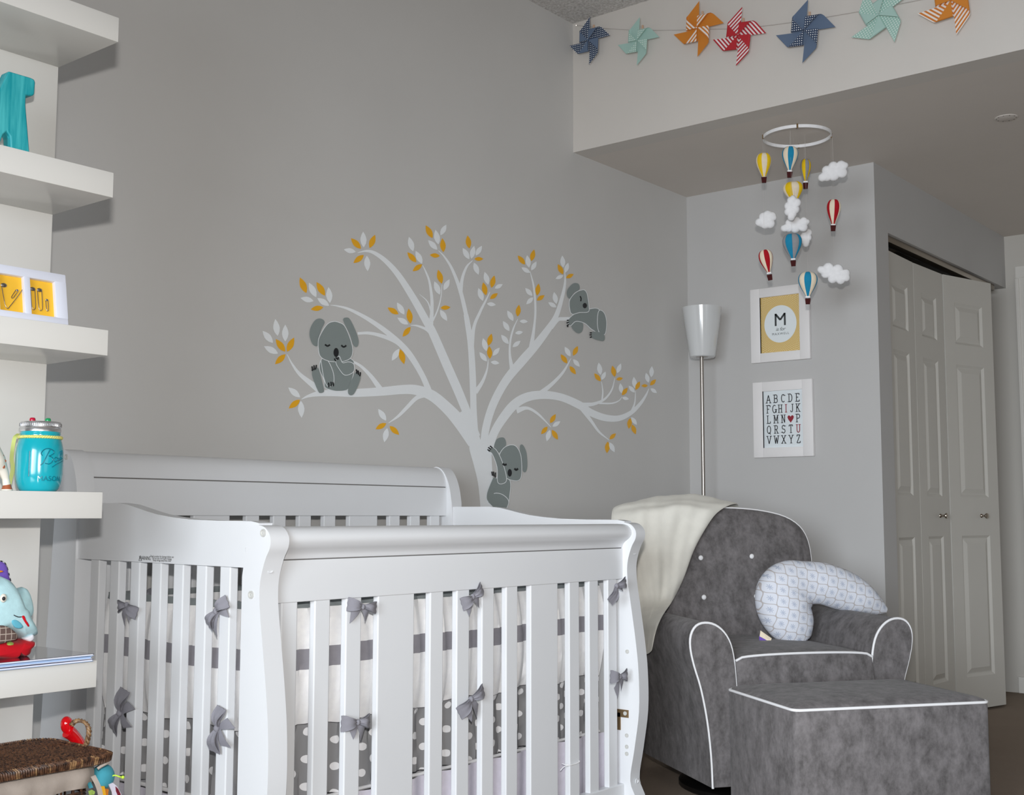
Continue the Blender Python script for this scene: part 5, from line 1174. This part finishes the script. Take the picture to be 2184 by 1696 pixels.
balloon(1690, 525, 40, 54, 1692, 562, .78, 'felt_gray', 'felt_blue', .7, 'blue and grey stitched balloon in the middle of the mobile', 4.70, True)
balloon(1635, 557, 29, 50, 1642, 592, .2, 'felt_cream', 'felt_red', .8, 'cream balloon with red stripes at lower left of the mobile', 4.72)
balloon(1723, 606, 39, 53, 1723, 643, -.39, 'felt_blue', 'felt_cream', .75, 'blue and cream balloon hanging lowest in front of the upper picture', 4.66)
def cloud(px, py, circles, rot, lab, depth=4.74, th=.017, sc=1.0):
    c = dpt(px, py, depth); t_ = thing('felt_cloud', lab, 'felt cloud', c, 0, 'felt clouds on the mobile')
    fr = (CAM-c).normalized(); e1 = Vector((0, 0, 1)).cross(fr).normalized(); e2 = fr.cross(e1); s = depth/FPX*sc
    C_ = [(x*cos(rot)-y*sin(rot), x*sin(rot)+y*cos(rot), r) for x, y, r in circles]; N = 72; k = MB(); vs = []; rim = []
    for i in range(N):
        a = 2*pi*i/N; best = 2
        for x, y, r in C_:
            dx, dy = cos(a), sin(a); bb = x*dx+y*dy; dd = bb*bb-(x*x+y*y-r*r)
            if dd >= 0: best = max(best, bb+sqrt(dd))
        rim.append((best*cos(a)*s, best*sin(a)*s))
    rg = [(1, 0), (.97, .35), (.9, .62), (.72, .88), (.45, 1.0), (.2, .98)]
    for sg in (1, -1):
        for f_, h in rg: vs += [c+e1*(x*f_)+e2*(y*f_)+fr*(sg*th*h) for x, y in rim]
    blk = len(rg)*N; fs = []
    for b_ in (0, 1):
        fs += [(b_*blk+j*N+i, b_*blk+j*N+(i+1) % N, b_*blk+(j+1)*N+(i+1) % N, b_*blk+(j+1)*N+i) for j in range(len(rg)-1) for i in range(N)]; fs.append(tuple(b_*blk+(len(rg)-1)*N+i for i in range(N)))
    k.add(vs, fs); k.build('cloud_body', M['felt_white'], t_, smooth=60)
    k = MB()
    for i in range(0, N, 2):
        x, y = rim[i]; x2, y2 = x*.94, y*.94; k.tube([c+e1*x2+e2*y2+fr*(th*.5), c+e1*x*1.01+e2*y*1.01], .0007, 4)
    k.build('edge_stitching', M['stitch_w'], t_); hang(t_, c, None)
six = [(-24, -8, 9), (-13, 5, 10), (2, 10, 11), (18, 10, 10), (26, 8, 7), (18, -6, 11), (0, -8, 12), (-14, -9, 9), (0, 0, 12)]
cloud(1777, 366, six, .12, 'white felt cloud at upper right of the mobile', 4.70)
cloud(1689, 444, [(x*.78, y*.8, r*.85) for x, y, r in six], 1.15, 'white felt cloud slanting steeply in front of the yellow balloon', 4.62)
cloud(1634, 469, [(x*.55, y*1.0, r*.95) for x, y, r in six], -.25, 'small white felt cloud at far left of the mobile', 4.76)
cloud(1696, 480, [(x*.95, y*.85, r*.85) for x, y, r in six], -.05, 'wide white felt cloud above the blue and grey balloon', 4.72)
cloud(1719, 506, [(x*.60, y*.45, r*.7) for x, y, r in six], 1.3, 'thin white felt cloud seen edge on behind the blue and grey balloon', 4.82, .012)
six2 = [(-28, 6, 8), (-13, 11, 11), (7, 9, 11), (24, 2, 9), (26, -8, 8), (15, -14, 9), (-2, -12, 10), (-18, -3, 9), (3, 0, 14)]
cloud(1779, 583, six2, -.12, 'wide white felt cloud at lower right of the mobile', 4.72)
# cable on floor beside the chair
cb = thing('power_cable', 'tangle of pale cable on the carpet between crib and chair', 'cable', (3.35, 2.25, 0))
kp = onZ(1378, 1590, .02)
MB().tube(catmull([kp+Vector((.02, .1, .04)), kp+Vector((0, .03, .01)), kp, kp+Vector((.01, -.03, -.012)), kp+Vector((.05, .02, -.014)), kp+Vector((.02, .06, -.014)), kp+Vector((-.02, .02, -.014))], 5), .0025, 6).build('cord', M['thread'], cb, smooth=60)
